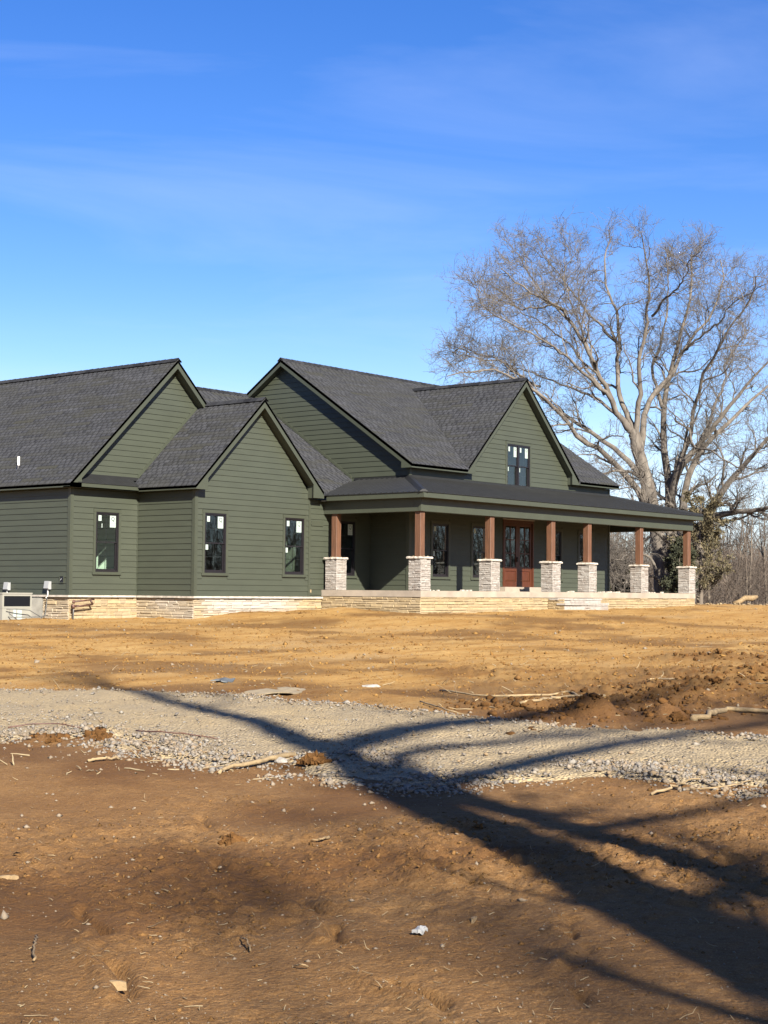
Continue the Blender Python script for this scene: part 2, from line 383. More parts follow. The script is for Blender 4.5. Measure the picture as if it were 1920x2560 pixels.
def soil_mat():
    m, nt, N, L, b = new_mat('clay_soil'); b.inputs['Roughness'].default_value = 0.97; b.inputs['Specular IOR Level'].default_value = 0.15
    tc = N.new('ShaderNodeTexCoord')
    def noise(s, d=6, r=0.6, st=None):
        n = N.new('ShaderNodeTexNoise'); n.inputs['Scale'].default_value = s; n.inputs['Detail'].default_value = d; n.inputs['Roughness'].default_value = r
        if st:
            mp = N.new('ShaderNodeMapping'); mp.inputs['Rotation'].default_value = (0, 0, st[0]); mp.inputs['Scale'].default_value = st[1]
            L.new(tc.outputs['Object'], mp.inputs['Vector']); L.new(mp.outputs['Vector'], n.inputs['Vector'])
        else: L.new(tc.outputs['Object'], n.inputs['Vector'])
        return n.outputs['Fac']
    def rng(f, a, b_, c=0.0, d=1.0):
        r = N.new('ShaderNodeMapRange'); r.inputs[1].default_value = a; r.inputs[2].default_value = b_; r.inputs[3].default_value = c; r.inputs[4].default_value = d
        L.new(f, r.inputs[0]); return r.outputs[0]
    def mix(f, c1, c2):
        x = N.new('ShaderNodeMix'); x.data_type = 'RGBA'; x.clamp_factor = True
        L.new(f, x.inputs[0])
        for i, c in ((6, c1), (7, c2)):
            if isinstance(c, tuple): x.inputs[i].default_value = (*[q*0.62 for q in c], 1)
            else: L.new(c, x.inputs[i])
        return x.outputs[2]
    def attr(n):
        a = N.new('ShaderNodeAttribute'); a.attribute_name = n; return a.outputs['Fac']
    near = mix(rng(noise(1.1), 0.36, 0.66), (0.205, 0.104, 0.037), (0.292, 0.166, 0.067))
    near = mix(rng(noise(14, 8, 0.7), 0.42, 0.70), near, (0.145, 0.070, 0.023))
    clay = mix(rng(noise(0.5, 6, 0.6, (0.25, (1.0, 2.6, 1))), 0.34, 0.68), (0.385, 0.208, 0.056), (0.505, 0.316, 0.112))
    clay = mix(rng(noise(1.6, 6, 0.65, (0.25, (0.55, 3.4, 1))), 0.49, 0.68), clay, (0.285, 0.132, 0.028))
    clay = mix(rng(noise(0.22, 4, 0.55, (0.25, (1.0, 2.2, 1))), 0.54, 0.70), clay, (0.440, 0.280, 0.115))
    clay = mix(rng(noise(11, 8, 0.7), 0.56, 0.74), clay, (0.53, 0.36, 0.15))
    clay = mix(rng(noise(8, 8, 0.75), 0.60, 0.74), clay, (0.19, 0.085, 0.022))
    vo = N.new('ShaderNodeTexVoronoi'); vo.inputs['Scale'].default_value = 42; vo.inputs['Randomness'].default_value = 1.0; L.new(tc.outputs['Object'], vo.inputs['Vector'])
    near = mix(rng(noise(55, 6, 0.7), 0.36, 0.54), (0.215, 0.110, 0.036), near)
    near = mix(rng(noise(130, 4, 0.6), 0.55, 0.72), near, (0.40, 0.245, 0.105))
    c = mix(attr('far'), near, clay)
    dk = N.new('ShaderNodeMath'); dk.operation = 'MULTIPLY'; dk.inputs[1].default_value = 0.62
    L.new(attr('moist'), dk.inputs[0])
    c = mix(dk.outputs[0], c, (0.110, 0.047, 0.014))
    litter = mix(rng(noise(2.5, 8, 0.7), 0.40, 0.62), (0.150, 0.085, 0.050), (0.27, 0.17, 0.09))
    c = mix(attr('wood'), c, litter)
    c = mix(rng(noise(70, 4, 0.6), 0.66, 0.74), c, (0.36, 0.25, 0.13))          # tiny chips and grit
    L.new(c, b.inputs['Base Color'])
    n1 = noise(22, 10, 0.72); n2 = noise(95, 6, 0.6)
    ad = N.new('ShaderNodeMath'); ad.operation = 'MULTIPLY_ADD'; ad.inputs[1].default_value = 0.35; L.new(n2, ad.inputs[0]); L.new(n1, ad.inputs[2])
    ad2 = N.new('ShaderNodeMath'); ad2.operation = 'MULTIPLY_ADD'; ad2.inputs[1].default_value = -0.45; L.new(vo.outputs['Distance'], ad2.inputs[0]); L.new(ad.outputs[0], ad2.inputs[2]); ad = ad2
    bp = N.new('ShaderNodeBump'); bp.inputs['Strength'].default_value = 0.6; bp.inputs['Distance'].default_value = 0.028
    L.new(ad.outputs[0], bp.inputs['Height']); L.new(bp.outputs['Normal'], b.inputs['Normal'])
    return m
M['soil'] = soil_mat()
V = np.stack([GX, GY, GZ], -1).reshape(-1, 3)
g = big_mesh('ground', V, F, M['soil'], smooth=False, attrs=dict(far=far_.ravel(), moist=moist_.ravel(), wood=wood_.ravel()))
g['kind'] = 'structure'

def gravel_mat():
    m, nt, N, L, b = new_mat('gravel_bed'); b.inputs['Roughness'].default_value = 0.95; b.inputs['Specular IOR Level'].default_value = 0.2
    tc = N.new('ShaderNodeTexCoord')
    v = N.new('ShaderNodeTexVoronoi'); v.inputs['Scale'].default_value = 36; L.new(tc.outputs['Object'], v.inputs['Vector'])
    n = N.new('ShaderNodeTexNoise'); n.inputs['Scale'].default_value = 0.9; n.inputs['Detail'].default_value = 6; L.new(tc.outputs['Object'], n.inputs['Vector'])
    hsv = N.new('ShaderNodeSeparateColor'); L.new(v.outputs['Color'], hsv.inputs[0])
    rp = N.new('ShaderNodeValToRGB'); e = rp.color_ramp.elements
    e[0].color = (0.122, 0.098, 0.066, 1); e[1].color = (0.255, 0.218, 0.155, 1); e.new(0.5).color = (0.192, 0.158, 0.110, 1)
    L.new(hsv.outputs[0], rp.inputs['Fac'])
    mr = N.new('ShaderNodeMapRange'); mr.inputs[1].default_value = 0.42; mr.inputs[2].default_value = 0.68; mr.inputs[3].default_value = 0.45; mr.inputs[4].default_value = 0.95
    L.new(n.outputs['Fac'], mr.inputs[0])
    mx = N.new('ShaderNodeMix'); mx.data_type = 'RGBA'; mx.inputs[7].default_value = (0.272, 0.207, 0.115, 1)
    L.new(mr.outputs[0], mx.inputs[0]); L.new(rp.outputs['Color'], mx.inputs[6]); L.new(mx.outputs[2], b.inputs['Base Color'])
    bp = N.new('ShaderNodeBump'); bp.inputs['Strength'].default_value = 0.8; bp.inputs['Distance'].default_value = 0.03
    L.new(v.outputs['Distance'], bp.inputs['Height']); bp.invert = True; L.new(bp.outputs['Normal'], b.inputs['Normal'])
    return m
M['gravel_bed'] = gravel_mat()
mask = drive_mask(GX, GY)
keep = (np.maximum.reduce([mask[:-1, :], mask[1:, :], np.roll(mask, -1, 1)[:-1, :], np.roll(mask, -1, 1)[1:, :]]).ravel() > 0.0) & \
       (np.broadcast_to(np.minimum(RAD[:-1, None], 200), (nr-1, na)).ravel() < 150)
DZ = GZ+np.clip(mask*0.12, -0.03, 0.03)+np.where(mask > 0, 0.012*fbm(GX*8, GY*8, 2), 0)
Fd = F[keep]; used, inv = np.unique(Fd, return_inverse=True)
Vd = np.stack([GX, GY, DZ], -1).reshape(-1, 3)[used]
dr = big_mesh('gravel_drive', Vd, inv.reshape(-1, 4), M['gravel_bed']); dr['kind'] = 'structure'
def surf_z(x, y):
    m = drive_mask(x, y); z = ground_z(x, y)
    return np.where(m > 0, z+np.clip(m*0.25, 0, 0.035), z)

# ------------------------------------------------------------------ the house
X1, YA, X4, X5, Y6, XE = -2.672, 2.58, 5.162, 8.26, -1.696, 21.03
XS, YS, XSE = 5.757, -4.196, 23.53
ZT, ZB, OV, OG = 3.384, 3.230, 0.30, 0.35
YN = 18.0
house = empty('house', (8, 3, -0.6), 'dark green farmhouse with lap siding, three steep gables and a stone-based front porch', 'house')
house.location = (0, 0, 0)
H = house
boards = Pieces('siding_board', M['siding'], H)
shingles = Pieces('shingle', M['shingle'], H)
fstones = Pieces('foundation_stone', M['stone'], H)
EXPO = 0.178

class Plane:
    def __init__(s, kind, c): s.k = kind; s.c = c     # 'S': y=c facing south; 'W': x=c facing west; 'E'
    def p(s, a, off, z):
        if s.k == 'S': return (a, s.c-off, z)
        if s.k == 'W': return (s.c-off, a, z)
        return (s.c+off, a, z)
    def n(s): return {'S': (0, -1, 0), 'W': (-1, 0, 0), 'E': (1, 0, 0)}[s.k]
    def box(s, b, a0, a1, o0, o1, z0, z1, tone=0.5): return b.box(s.p(a0, o0, z0), s.p(a1, o1, z1), tone)
    def quadprism(s, b, pts, o0, o1, tone=0.5):
        p = [s.p(a, o0, z) for a, z in pts]; q = s.p(0, o1, 0); r_ = s.p(0, o0, 0)
        return b.prism(p, np.array(q)-np.array(r_), tone)

def ranges(a, b, ops, z0, z1):
    """intervals of [a,b] left after cutting openings that cover more than half of the band"""
    segs = [(a, b)]
    for (s0, s1, y0, y1) in ops:
        if min(z1, y1)-max(z0, y0) > 0.5*(z1-z0):
            new = []
            for (p, q) in segs:
                if s1 <= p or s0 >= q: new.append((p, q)); continue
                if s0 > p: new.append((p, s0))
                if s1 < q: new.append((s1, q))
            segs = new
    return [t for t in segs if t[1]-t[0] > 0.03]

def make_wall(pl, z0, z1, bound, holes, casings, row0=None, skip=None, weight=1.0, corner=(), split=3.66):
    """one wall: sheathing with its openings, and its lap boards as children"""
    w = B()
    zs = sorted(set([z0, z1]+[q for h in holes for q in h[2:] if z0 < q < z1]+([bound.brk] if hasattr(bound, 'brk') and z0 < bound.brk < z1 else [])))
    for a, b in zip(zs[:-1], zs[1:]):
        (l0, r0), (l1, r1) = bound(a+1e-4), bound(b-1e-4)
        segs = ranges(max(l0, l1) if holes else l0, min(r0, r1) if holes else r0, holes, a, b)
        if any(min(b, h[3])-max(a, h[2]) > 0.5*(b-a) for h in holes):
            for p, q in segs: pl.quadprism(w, [(p, a), (q, a), (q, b), (p, b)], 0.0, -0.12)
        else:
            pl.quadprism(w, [(l0, a), (r0, a), (r1, b), (l1, b)], 0.0, -0.12)
    wo = w.build('wall', M['siding'], H)
    z = z0 if row0 is None else row0
    while z < z1-0.02:
        zt = min(z+EXPO, z1)
        (l0, r0), (l1, r1) = bound(z+1e-4), bound(zt-1e-4)
        for p, q in ranges(min(l0, l1), max(r0, r1), casings, z, zt):
            cuts = [p]; L = random.uniform(1.4, split)
            while q-cuts[-1] > split: cuts.append(cuts[-1]+L); L = split
            cuts.append(q)
            for c0, c1 in zip(cuts[:-1], cuts[1:]):
                b0, b1 = max(c0, l0), min(c1, r0); t0, t1 = max(c0, l1), min(c1, r1)
                if b1-b0 < 0.02: continue
                if t1 < t0: t0 = t1 = (t0+t1)/2
                v = [pl.p(b0, 0.002, z), pl.p(b1, 0.002, z), pl.p(b1, 0.027, z), pl.p(b0, 0.027, z),
                     pl.p(t0, 0.002, zt+0.004), pl.p(t1, 0.002, zt+0.004), pl.p(t1, 0.008, zt+0.004), pl.p(t0, 0.008, zt+0.004)]
                f = [(3, 2, 6, 7), (0, 1, 2, 3), (7, 6, 5, 4), (0, 3, 7, 4), (1, 5, 6, 2)]
                if pl.k == 'W': f = [q_[::-1] for q_ in f]
                boards.add(v, f, wo, random.random(), weight)
        z += EXPO
    return wo

def rect(a, b):
    return lambda z: (a, b)
def gable(a, b, ze, xa, za):
    """rectangle up to ze, then triangle with apex (xa, za)"""
    def f(z):
        if z <= ze: return (a, b)
        t = (z-ze)/(za-ze); return (a+(xa-a)*t, b+(xa-b)*t)
    f.brk = ze
    return f

# roof planes as height functions
P12, P8 = 0.9825, 0.660
XG, ZG = 1.271, 7.553          # garage ridge
XM, ZM = 2.6176, 6.2456        # middle gable ridge
YR, ZR = 4.074, 8.545          # main ridge
XD, ZD, YD = 14.75, 8.09, Y6-0.30
ZMT, ZMB, YME, XMW, XMEE = 4.5155, 4.359, -2.028, X5-0.30, XE+0.228
KP = 0.264                     # porch pitch
ZPT, ZPB, XPW, YPS, XPE = 3.3324, 3.156, 5.57, -4.446, 23.72

# windows: (plane, left, width, sill, head)
WINS = dict(a=(Plane('S', YA), -1.711), b=(Plane('S', 0), 0.391), c=(Plane('S', 0), 3.949), d=(Plane('S', 0), 6.50),
            e=(Plane('S', Y6), 9.52), f=(Plane('S', Y6), 11.83), g=(Plane('S', Y6), 16.62), h=(Plane('S', Y6), 18.80))
WW, WS, WH = 0.905, 0.717, 2.547
def hole(k): l = WINS[k][1]; return (l, l+WW, WS, WH)
def casing(k): l = WINS[k][1]; return (l-0.09, l+WW+0.09, WS-0.10, WH+0.10)
DOOR = (13.70, 15.66, 0.40, 2.86)
DWIN = (13.93, 15.39, 4.07, 5.642)

pS_A, pS_0, pS_6 = Plane('S', YA), Plane('S', 0.0), Plane('S', Y6)
pW_1, pW_2, pW_5 = Plane('W', X1), Plane('W', 0.0), Plane('W', X5)
EM = 0.045   # corner board half-gap
wall_garage_w = make_wall(pW_1, 0.0, 3.23, rect(YA+0.0, YN), [], [(YA, YA+0.085, -1, 9)], weight=1.0)
wall_a = make_wall(pS_A, 0.0, 3.23, rect(X1, 0.0), [hole('a')], [casing('a'), (X1, X1+0.085, -1, 9), (-0.05, 0.02, -1, 9)])
wall_2 = make_wall(pW_2, 0.0, 3.23, rect(0.0, YA), [], [(0.0, 0.085, -1, 9)])
# middle gable wall (with its gable) and its continuation behind the porch
wall_3 = make_wall(pS_0, 0.0, ZM-0.10, gable(0.0, X4, 3.30, XM, ZM-0.06), [hole('b'), hole('c')],
                   [casing('b'), casing('c'), (0, 0.085, -1, 3.3), (X4-0.085, X4, -1, 3.3)])
wall_4 = make_wall(pS_0, 0.0, 3.20, rect(X4, X5), [hole('d')], [casing('d'), (X5-0.05, X5, -1, 9)], row0=0.06)
wall_5 = make_wall(pW_5, 0.06, 3.20, rect(Y6, 0.0), [], [(Y6, Y6+0.085, -1, 9)], weight=0.6)
# garage gable above the pent roof
gz_ = lambda x, xr, zr, p: zr-p*abs(x-xr)
def garage_gable(z):
    h = (ZG-0.1-z)/P12; return (max(X1, XG-h), min(2.62, XG+h) if z > 6.2 else min(-0.0+(z-3.45)/P12, XG+h))
garage_gable.brk = 6.2
wall_g = make_wall(pS_A, 3.62, ZG-0.13, garage_gable, [], [])
# main west gable above the connecting roof
def main_gable(z):
    h = (ZR-0.12-z)/P8; return (YR-h, YR+h)
wall_m = make_wall(pW_5, 3.60, ZR-0.16, gable(Y6, 9.84, 4.40, YR, ZR-0.10), [], [(Y6, Y6+0.085, -1, 4.45)])
# front wall with the dormer gable
def front_bound(z):
    if z <= 4.36: return (X5, XE)
    h = (ZD-0.08-z)/P12; return (XD-h, XD+h)
front_bound.brk = 4.36
wall_6 = make_wall(pS_6, 0.06, ZD-0.12, front_bound, [hole(k) for k in 'efgh']+[DOOR, DWIN],
                   [casing(k) for k in 'efgh']+[(DOOR[0]-0.02, DOOR[1]+0.02, 0, DOOR[3]+0.02), (DWIN[0]-0.09, DWIN[1]+0.09, DWIN[2]-0.12, DWIN[3]+0.09),
                    (X5, X5+0.085, -1, 4.36), (XE-0.085, XE, -1, 4.36)])
B().box((XE-0.12, Y6+0.13, 0.06), (XE, 9.8, 4.36)).build('wall', M['siding'], H)
B().box((X1+0.12, YN-0.1, 0), (X5, YN, 3.2)).box((X5+0.12, 9.72, 0), (XE-0.13, 9.84, 4.3)).build('wall', M['siding'], H)

def trim(pl, parent, a0, a1, z0, z1, o0=0.004, o1=0.042, name='corner_trim'):
    b = B(); pl.box(b, a0, a1, o0, o1, z0, z1); return b.build(name, M['trim'], parent)
for pl, par, c, z0, z1 in ((pW_1, wall_garage_w, YA, 0, 3.22), (pW_2, wall_2, 0.0, 0, 3.22), (pW_5, wall_5, Y6, 0.235, 3.13), (pW_5, wall_m, Y6, 3.9, 4.352)):
    trim(pl, par, c-0.044, c+0.085, z0, z1)
for pl, par, a0, a1, z0, z1 in ((pS_A, wall_a, X1+0.002, X1+0.085, 0, 3.22), (pS_A, wall_a, -0.052, -0.03, 0, 3.22), (pS_0, wall_3, 0.002, 0.085, 0, 3.22),
                                (pS_0, wall_3, X4-0.085, X4, 0, 3.30), (pS_6, wall_6, X5+0.002, X5+0.085, 0.235, 3.13), (pS_6, wall_6, X5+0.002, X5+0.085, 4.0, 4.352),
                                (pS_6, wall_6, XE-0.085, XE, 0.235, 3.13), (pS_6, wall_6, XE-0.085, XE, 4.0, 4.352)):
    trim(pl, par, a0, a1, z0, z1)
# small blanking panel left on the wall by the porch
trim(pS_0, wall_4, 5.22, 5.78, 2.33, 2.50, 0.016, 0.040, 'patch_board')

# ---- foundation, ledge and stones
fb = B()
fb.box((X1+0.03, YA+0.03, -1.3), (0.2, YN, -0.06)).box((0.03, 0.03, -1.3), (XS+0.2, YA+0.3, -0.06)).box((XS+0.045, YS+0.045, -1.3), (XSE-0.045, 0.2, 0.028)).box((X5, 0.2, -1.3), (XE, 9.8, 0.02)).box((0.2, YA+0.3, -1.3), (X5, YN, 0.0))
fo = fb.build('foundation', M['mortar'], H)
def stone(pl, a0, a1, z0, z1, base, dep, pcs, par, tone, hue=0.0, w=1.0):
    j = lambda k: random.uniform(-k, k)
    ins = min(0.016, 0.2*(z1-z0)); g_ = 0.004
    a0 += g_; a1 -= g_; z0 += g_*0.8; z1 -= g_*0.8
    c = [(a0+j(.004), z0+j(.004)), (a1+j(.004), z0+j(.004)), (a1+j(.004), z1+j(.004)), (a0+j(.004), z1+j(.004))]
    m_ = [((a0+a1)/2, (z0+z1)/2)]*4
    v = [pl.p(a, base-0.02, z) for a, z in c]+[pl.p(a, base+dep*0.6+j(.003), z) for a, z in c]
    f_ = [(a+(ins if i in (0, 3) else -ins)+j(.006), z+(ins if i in (0, 1) else -ins)+j(.004)) for i, (a, z) in enumerate(c)]
    v += [pl.p(a, base+dep+j(.008), z) for a, z in f_]
    F_ = []
    for k in (0, 4):
        F_ += [(k+i, k+(i+1) % 4, k+4+(i+1) % 4, k+4+i) for i in range(4)]
    F_.append((8, 9, 10, 11))
    if pl.k in 'WE': F_ = [q[::-1] for q in F_]
    pcs.add(v, F_, par, tone, w, hue)
def stone_wall(pl, a0, a1, z0, z1, pcs, par, hmin=0.05, hmax=0.115, lmin=0.16, lmax=0.62, base=0.0, huef=None, w=1.0, dep=(0.012, 0.042)):
    z = z1
    while z > z0+0.01:
        h = min(random.uniform(hmin, hmax), z-z0)
        if z-h-z0 < hmin*0.6: h = z-z0
        a = a0
        while a < a1-0.01:
            l = random.uniform(lmin, lmax)
            if a1-a-l < lmin*0.7: l = a1-a
            hu = huef(a+l/2, z) if huef else 0.0
            t = np.clip(random.gauss(0.55, 0.24), 0, 1)
            if h > hmin*1.6 and random.random() < 0.25 and l < lmax*0.7:       # two thin stones beside a tall one
                stone(pl, a, a+l, z-h/2, z, base, random.uniform(*dep), pcs, par, t, hu, w); stone(pl, a, a+l, z-h, z-h/2, base, random.uniform(*dep), pcs, par, np.clip(t+random.uniform(-.3, .3), 0, 1), hu, w)
            else:
                stone(pl, a, a+l, z-h, z, base, random.uniform(*dep), pcs, par, t, hu, w)
            a += l
        z -= h
zf = -0.95
hu_pale = lambda a, z: float(np.clip(smooth(a, 0.0, 0.8)*(1-smooth(a, 3.4, 5.2))*0.85*smooth(z, -0.75, -0.25)+0.25*random.random(), 0, 1))
hu_w = lambda a, z: float(np.clip(0.30+0.35*vnoise(a*0.9, z*1.5+5)+0.2*random.random(), 0, 1))
stone_wall(Plane('W', X1+0.03), YA, YN, zf, -0.065, fstones, fo, base=0.03, huef=hu_w)
stone_wall(Plane('S', YA+0.03), X1, 0.0, zf, -0.065, fstones, fo, base=0.03, huef=lambda a, z: 0.25*random.random())
stone_wall(Plane('W', 0.03), 0.0, YA, zf, -0.065, fstones, fo, base=0.03, huef=hu_w)
stone_wall(Plane('S', 0.03), 0.0, XS, zf, -0.065, fstones, fo, base=0.03, huef=hu_pale)
stone_wall(Plane('W', XS+0.045), YS+0.02, 0.0, zf, 0.027, fstones, fo, base=0.0, huef=lambda a, z: 0.15*random.random(), hmax=0.105)
stone_wall(Plane('S', YS+0.045), XS+0.02, XSE-0.02, -0.75, 0.027, fstones, fo, base=0.0, huef=lambda a, z: 0.12*random.random(), lmax=0.9)
stone_wall(Plane('E', XSE-0.045), YS+0.02, 0.0, zf, 0.027, fstones, fo, base=0.0)
ledges = []
def ledge(pl, a0, a1):
    a = a0
    while a < a1-0.01:
        l = random.uniform(0.45, 0.75)
        if a1-a-l < 0.3: l = a1-a
        b = B(); v = random.uniform(-.006, .006)
        pl.box(b, a+0.003, a+l-0.003, -0.02, 0.098+v, -0.058+v*0.3, -0.001+v*0.3, random.random()); b.build('ledge_stone', M['cap_stone'], fo)
        a += l
ledge(pW_1, YA-0.098, YN); ledge(pS_A, X1+0.02, -0.10); ledge(pW_2, -0.098, YA-0.10); ledge(pS_0, 0.02, XS-0.01)

# ---- porch slab, step, stone steps
sl = B()
for x0, x1 in ((XS, 9.9), (9.904, 14.1), (14.104, 18.6), (18.604, XSE)):
    sl.box((x0, YS, 0.03), (x1, Y6+0.02, 0.2305))
sl.box((XS, Y6+0.02, 0.03), (X5+0.05, -0.002, 0.2305)).box((XE-0.02, Y6+0.02, 0.03), (XSE, 8.5, 0.2305))
slab = sl.build('porch_slab', M['concrete'], H)
B().box((13.1, Y6-0.55, 0.232), (15.75, Y6-0.03, 0.40)).build('door_step', M['concrete'], slab)
steps = B().box((12.95, -4.85, -0.9), (15.8, YS+0.03, -0.17)).box((12.95, -4.55, -0.17), (15.8, YS+0.03, 0.0)).build('stone_steps', M['mortar_pale'], H)
step_st = Pieces('step_stone', M['pale_stone'], H)
stone_wall(Plane('S', -4.85), 12.95, 15.8, -0.55, -0.17, step_st, steps, 0.09, 0.16, 0.3, 0.9, base=0.0)
stone_wall(Plane('S', -4.55), 12.95, 15.8, -0.165, 0.0, step_st, steps, 0.10, 0.17, 0.4, 1.1, base=0.0)
stone_wall(Plane('W', 12.95), -4.85, YS, -0.55, -0.02, fstones, fo, base=0.0)
for x0, x1, y0, z in ((12.9, 14.3, -4.92, -0.165), (14.31, 15.86, -4.90, -0.162), (12.9, 13.9, -4.62, 0.004), (13.91, 15.86, -4.61, 0.002)):
    b = B(); b.prism([(x0, y0, z-0.055), (x1, y0+0.02, z-0.05), (x1, y0+0.35, z-0.05), (x0, y0+0.35, z-0.055)], (0, 0, 0.06)); step_st.add(b.v, b.f, steps, 0.75)
step_st.emit()

# ---- porch columns
pst = Pieces('pillar_stone', M['pale_stone'], H)
ypc = YS+0.25
COLS = [(XS+0.25, -0.42)]+[(x, ypc) for x in (XS+0.25, 9.78, 13.47, 15.86, 19.56, 23.28)]
for ci, (cx, cy) in enumerate(COLS):
    core = B().box((cx-0.225, cy-0.225, 0.231), (cx+0.225, cy+0.225, 1.235)).build('porch_column', M['mortar_pale'], H)
    for k, c in (('S', cy-0.235), ('W', cx-0.235)):
        a = cx if k == 'S' else cy
        stone_wall(Plane(k, c), a-0.255, a+0.255, 0.232, 1.236, pst, core, 0.042, 0.082, 0.10, 0.36, base=0.0, dep=(0.004, 0.024), w=1.0)
    stone_wall(Plane('E', cx+0.235), cy-0.25, cy+0.25, 0.232, 1.236, pst, core, 0.05, 0.09, 0.15, 0.36, w=0.05, dep=(0.004, 0.02))
    b = B()      # rough cap stone with an uneven chipped rim
    n = 28; ring = []
    for i in range(n):
        t = i/n*4; e = int(t); q = (t-e)*0.58-0.29
        x, y = [(q, -0.29), (0.29, q), (-q, 0.29), (-0.29, -q)][e]
        ring.append((cx+x*(1+random.uniform(-.05, .06)), cy+y*(1+random.uniform(-.05, .06))))
    lo = [(x, y, 1.236+random.uniform(0, .008)) for x, y in ring]
    mid = [((x-cx)*1.03+cx, (y-cy)*1.03+cy, 1.270+random.uniform(-.01, .01)) for x, y in ring]
    hi = [((x-cx)*0.95+cx, (y-cy)*0.95+cy, 1.302+random.uniform(-.012, .012)) for x, y in ring]
    V_ = lo+mid+hi; F_ = [tuple(range(n-1, -1, -1)), tuple(range(2*n, 3*n))]
    for k in (0, n): F_ += [(k+i, k+(i+1) % n, k+n+(i+1) % n, k+n+i) for i in range(n)]
    b.add(V_, F_, random.uniform(.3, .8)); b.build('cap_stone', M['cap_stone'], core)
    # dried leaves and mortar crumbs heaped round the post foot
    b = B()
    for _ in range(26):
        a = random.uniform(0, 6.28); r_ = random.uniform(0.12, 0.24); x, y, z = cx+r_*math.cos(a)*1.1, cy+r_*math.sin(a)*1.1, 1.305+random.uniform(0, .03)
        s_ = random.uniform(.015, .05); v = [(x+random.uniform(-s_, s_), y+random.uniform(-s_, s_), z+random.uniform(-.008, .022)) for _ in range(4)]
        b.add(v, [(0, 1, 2), (0, 2, 3), (0, 3, 1), (1, 3, 2)], random.random())
    o = b.build('dry_debris', M['straw'], core); o['kind'] = 'stuff'
    pw = 0.114; b = B()
    c_ = 0.008; pr = [(cx-pw+c_, cy-pw), (cx+pw-c_, cy-pw), (cx+pw, cy-pw+c_), (cx+pw, cy+pw-c_), (cx+pw-c_, cy+pw), (cx-pw+c_, cy+pw), (cx-pw, cy+pw-c_), (cx-pw, cy-pw+c_)]
    b.prism([(x, y, 1.295) for x, y in pr], (0, 0, 1.45)); b.build('post', M['cedar_post'], core)
pst.emit()

# ---- porch beam, ceiling, fascia
bm_ = B()
bo, bi = 0.065, 0.365
bm_.box((XS+bo, YS+bo, 2.7416), (XSE-bo, YS+bi, 3.15)).box((XS+bo, YS+bi+0.002, 2.742), (XS+bi, -0.03, 3.15)).box((XSE-bi, YS+bi+0.002, 2.742), (XSE-bo, 8.2, 3.15))
bm_.build('porch_beam', M['trim'], H)
trimb = B().box((XS+bo-0.012, YS+bo-0.012, 2.745), (XS+bo+0.10, YS+bo+0.10, 3.145)).build('beam_corner_trim', M['trim'], H)
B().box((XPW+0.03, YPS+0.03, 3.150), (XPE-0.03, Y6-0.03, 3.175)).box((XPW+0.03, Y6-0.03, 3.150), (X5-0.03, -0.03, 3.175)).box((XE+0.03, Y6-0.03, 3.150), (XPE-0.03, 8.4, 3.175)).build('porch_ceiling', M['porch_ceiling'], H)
def fascia(a, b, z0, z1, t=0.03, parent=H):
    """board along the outside of a->b (outside is to the right of a->b)"""
    a = np.array([*a, 0.0]); b = np.array([*b, 0.0]); d = (b-a)/np.linalg.norm(b-a); n = np.array([d[1], -d[0], 0])
    q = B(); q.prism([a+(0, 0, z0), b+(0, 0, z0), b+n*-t+(0, 0, z0), a+n*-t+(0, 0, z0)], (0, 0, z1-z0)); return q.build('fascia', M['trim'], parent)
fascia((XPW, YPS), (XPE, YPS), ZPB, ZPT-0.012); fascia((XPW, -0.36), (XPW, YPS+0.031), ZPB, ZPT-0.012); fascia((XPE, YPS+0.031), (XPE, 8.4), ZPB, ZPT-0.012)

# ---- ribbed metal roofs
def metal_roof(o, s_dir, u_dir, s0, s1, lo, hi, slope, z_eave, parent, width=0.914, ribs=4):
    """o: xy of eave origin; s along the eave, u up the slope (horizontal units); lo/hi: functions of s giving u range"""
    o = np.array([*o, 0.0]); sd = np.array([*s_dir, 0.0]); ud = np.array([*u_dir, 0.0])
    n = int(math.ceil((s1-s0)/width))
    for i in range(n):
        a, b = s0+i*width, min(s0+(i+1)*width, s1)
        if b-a < 0.05: continue
        prof = [(a, 0.0)]
        for k in range(ribs):
            c = a+(k+0.5)*width/ribs
            if c+0.03 < b: prof += [(c-0.028, 0.0), (c-0.014, 0.022), (c+0.014, 0.022), (c+0.028, 0.0)]
        prof.append((b-0.001, 0.0)); V_ = []; F_ = []
        for s, h in prof:
            for u in (lo(s), max(hi(s), lo(s)+0.001)):
                p = o+sd*s+ud*u; V_.append((p[0], p[1], z_eave+u*slope+h+0.012))
        m_ = len(prof)
        for s, h in prof:
            u = lo(s); p = o+sd*s+ud*u; V_.append((p[0], p[1], z_eave+u*slope-0.004))
        flip = np.cross(sd, ud)[2] < 0
        for j in range(m_-1):
            q = (2*j, 2*j+2, 2*j+3, 2*j+1); e = (2*j+2, 2*j, 2*m_+j, 2*m_+j+1)
            F_.append(q[::-1] if flip else q); F_.append(e[::-1] if flip else e)
        mesh_obj('metal_panel', V_, F_, M['metal_roof'], parent)
dW, dS = X5-XPW, Y6-YPS        # porch roof depths
pr = B()
zt_ = ZPT+KP*dW
pr.add([(XPW, YPS, ZPT-0.02), (XPE, YPS, ZPT-0.02), (XPE-2.69, Y6, ZPT+KP*2.75-0.02), (X5, Y6, ZPT+KP*2.72-0.02), (X5, 0.80, ZPT+KP*2.72-0.02), (XPW, -0.25, ZPT-0.02), (XPE, 8.4, ZPT-0.02), (XE, 8.4, ZPT+KP*2.69-0.02)],
       [(0, 1, 2, 3), (0, 3, 4, 5), (1, 6, 7, 2)])
porch_roof = pr.build('porch_roof', M['metal_roof'], H)
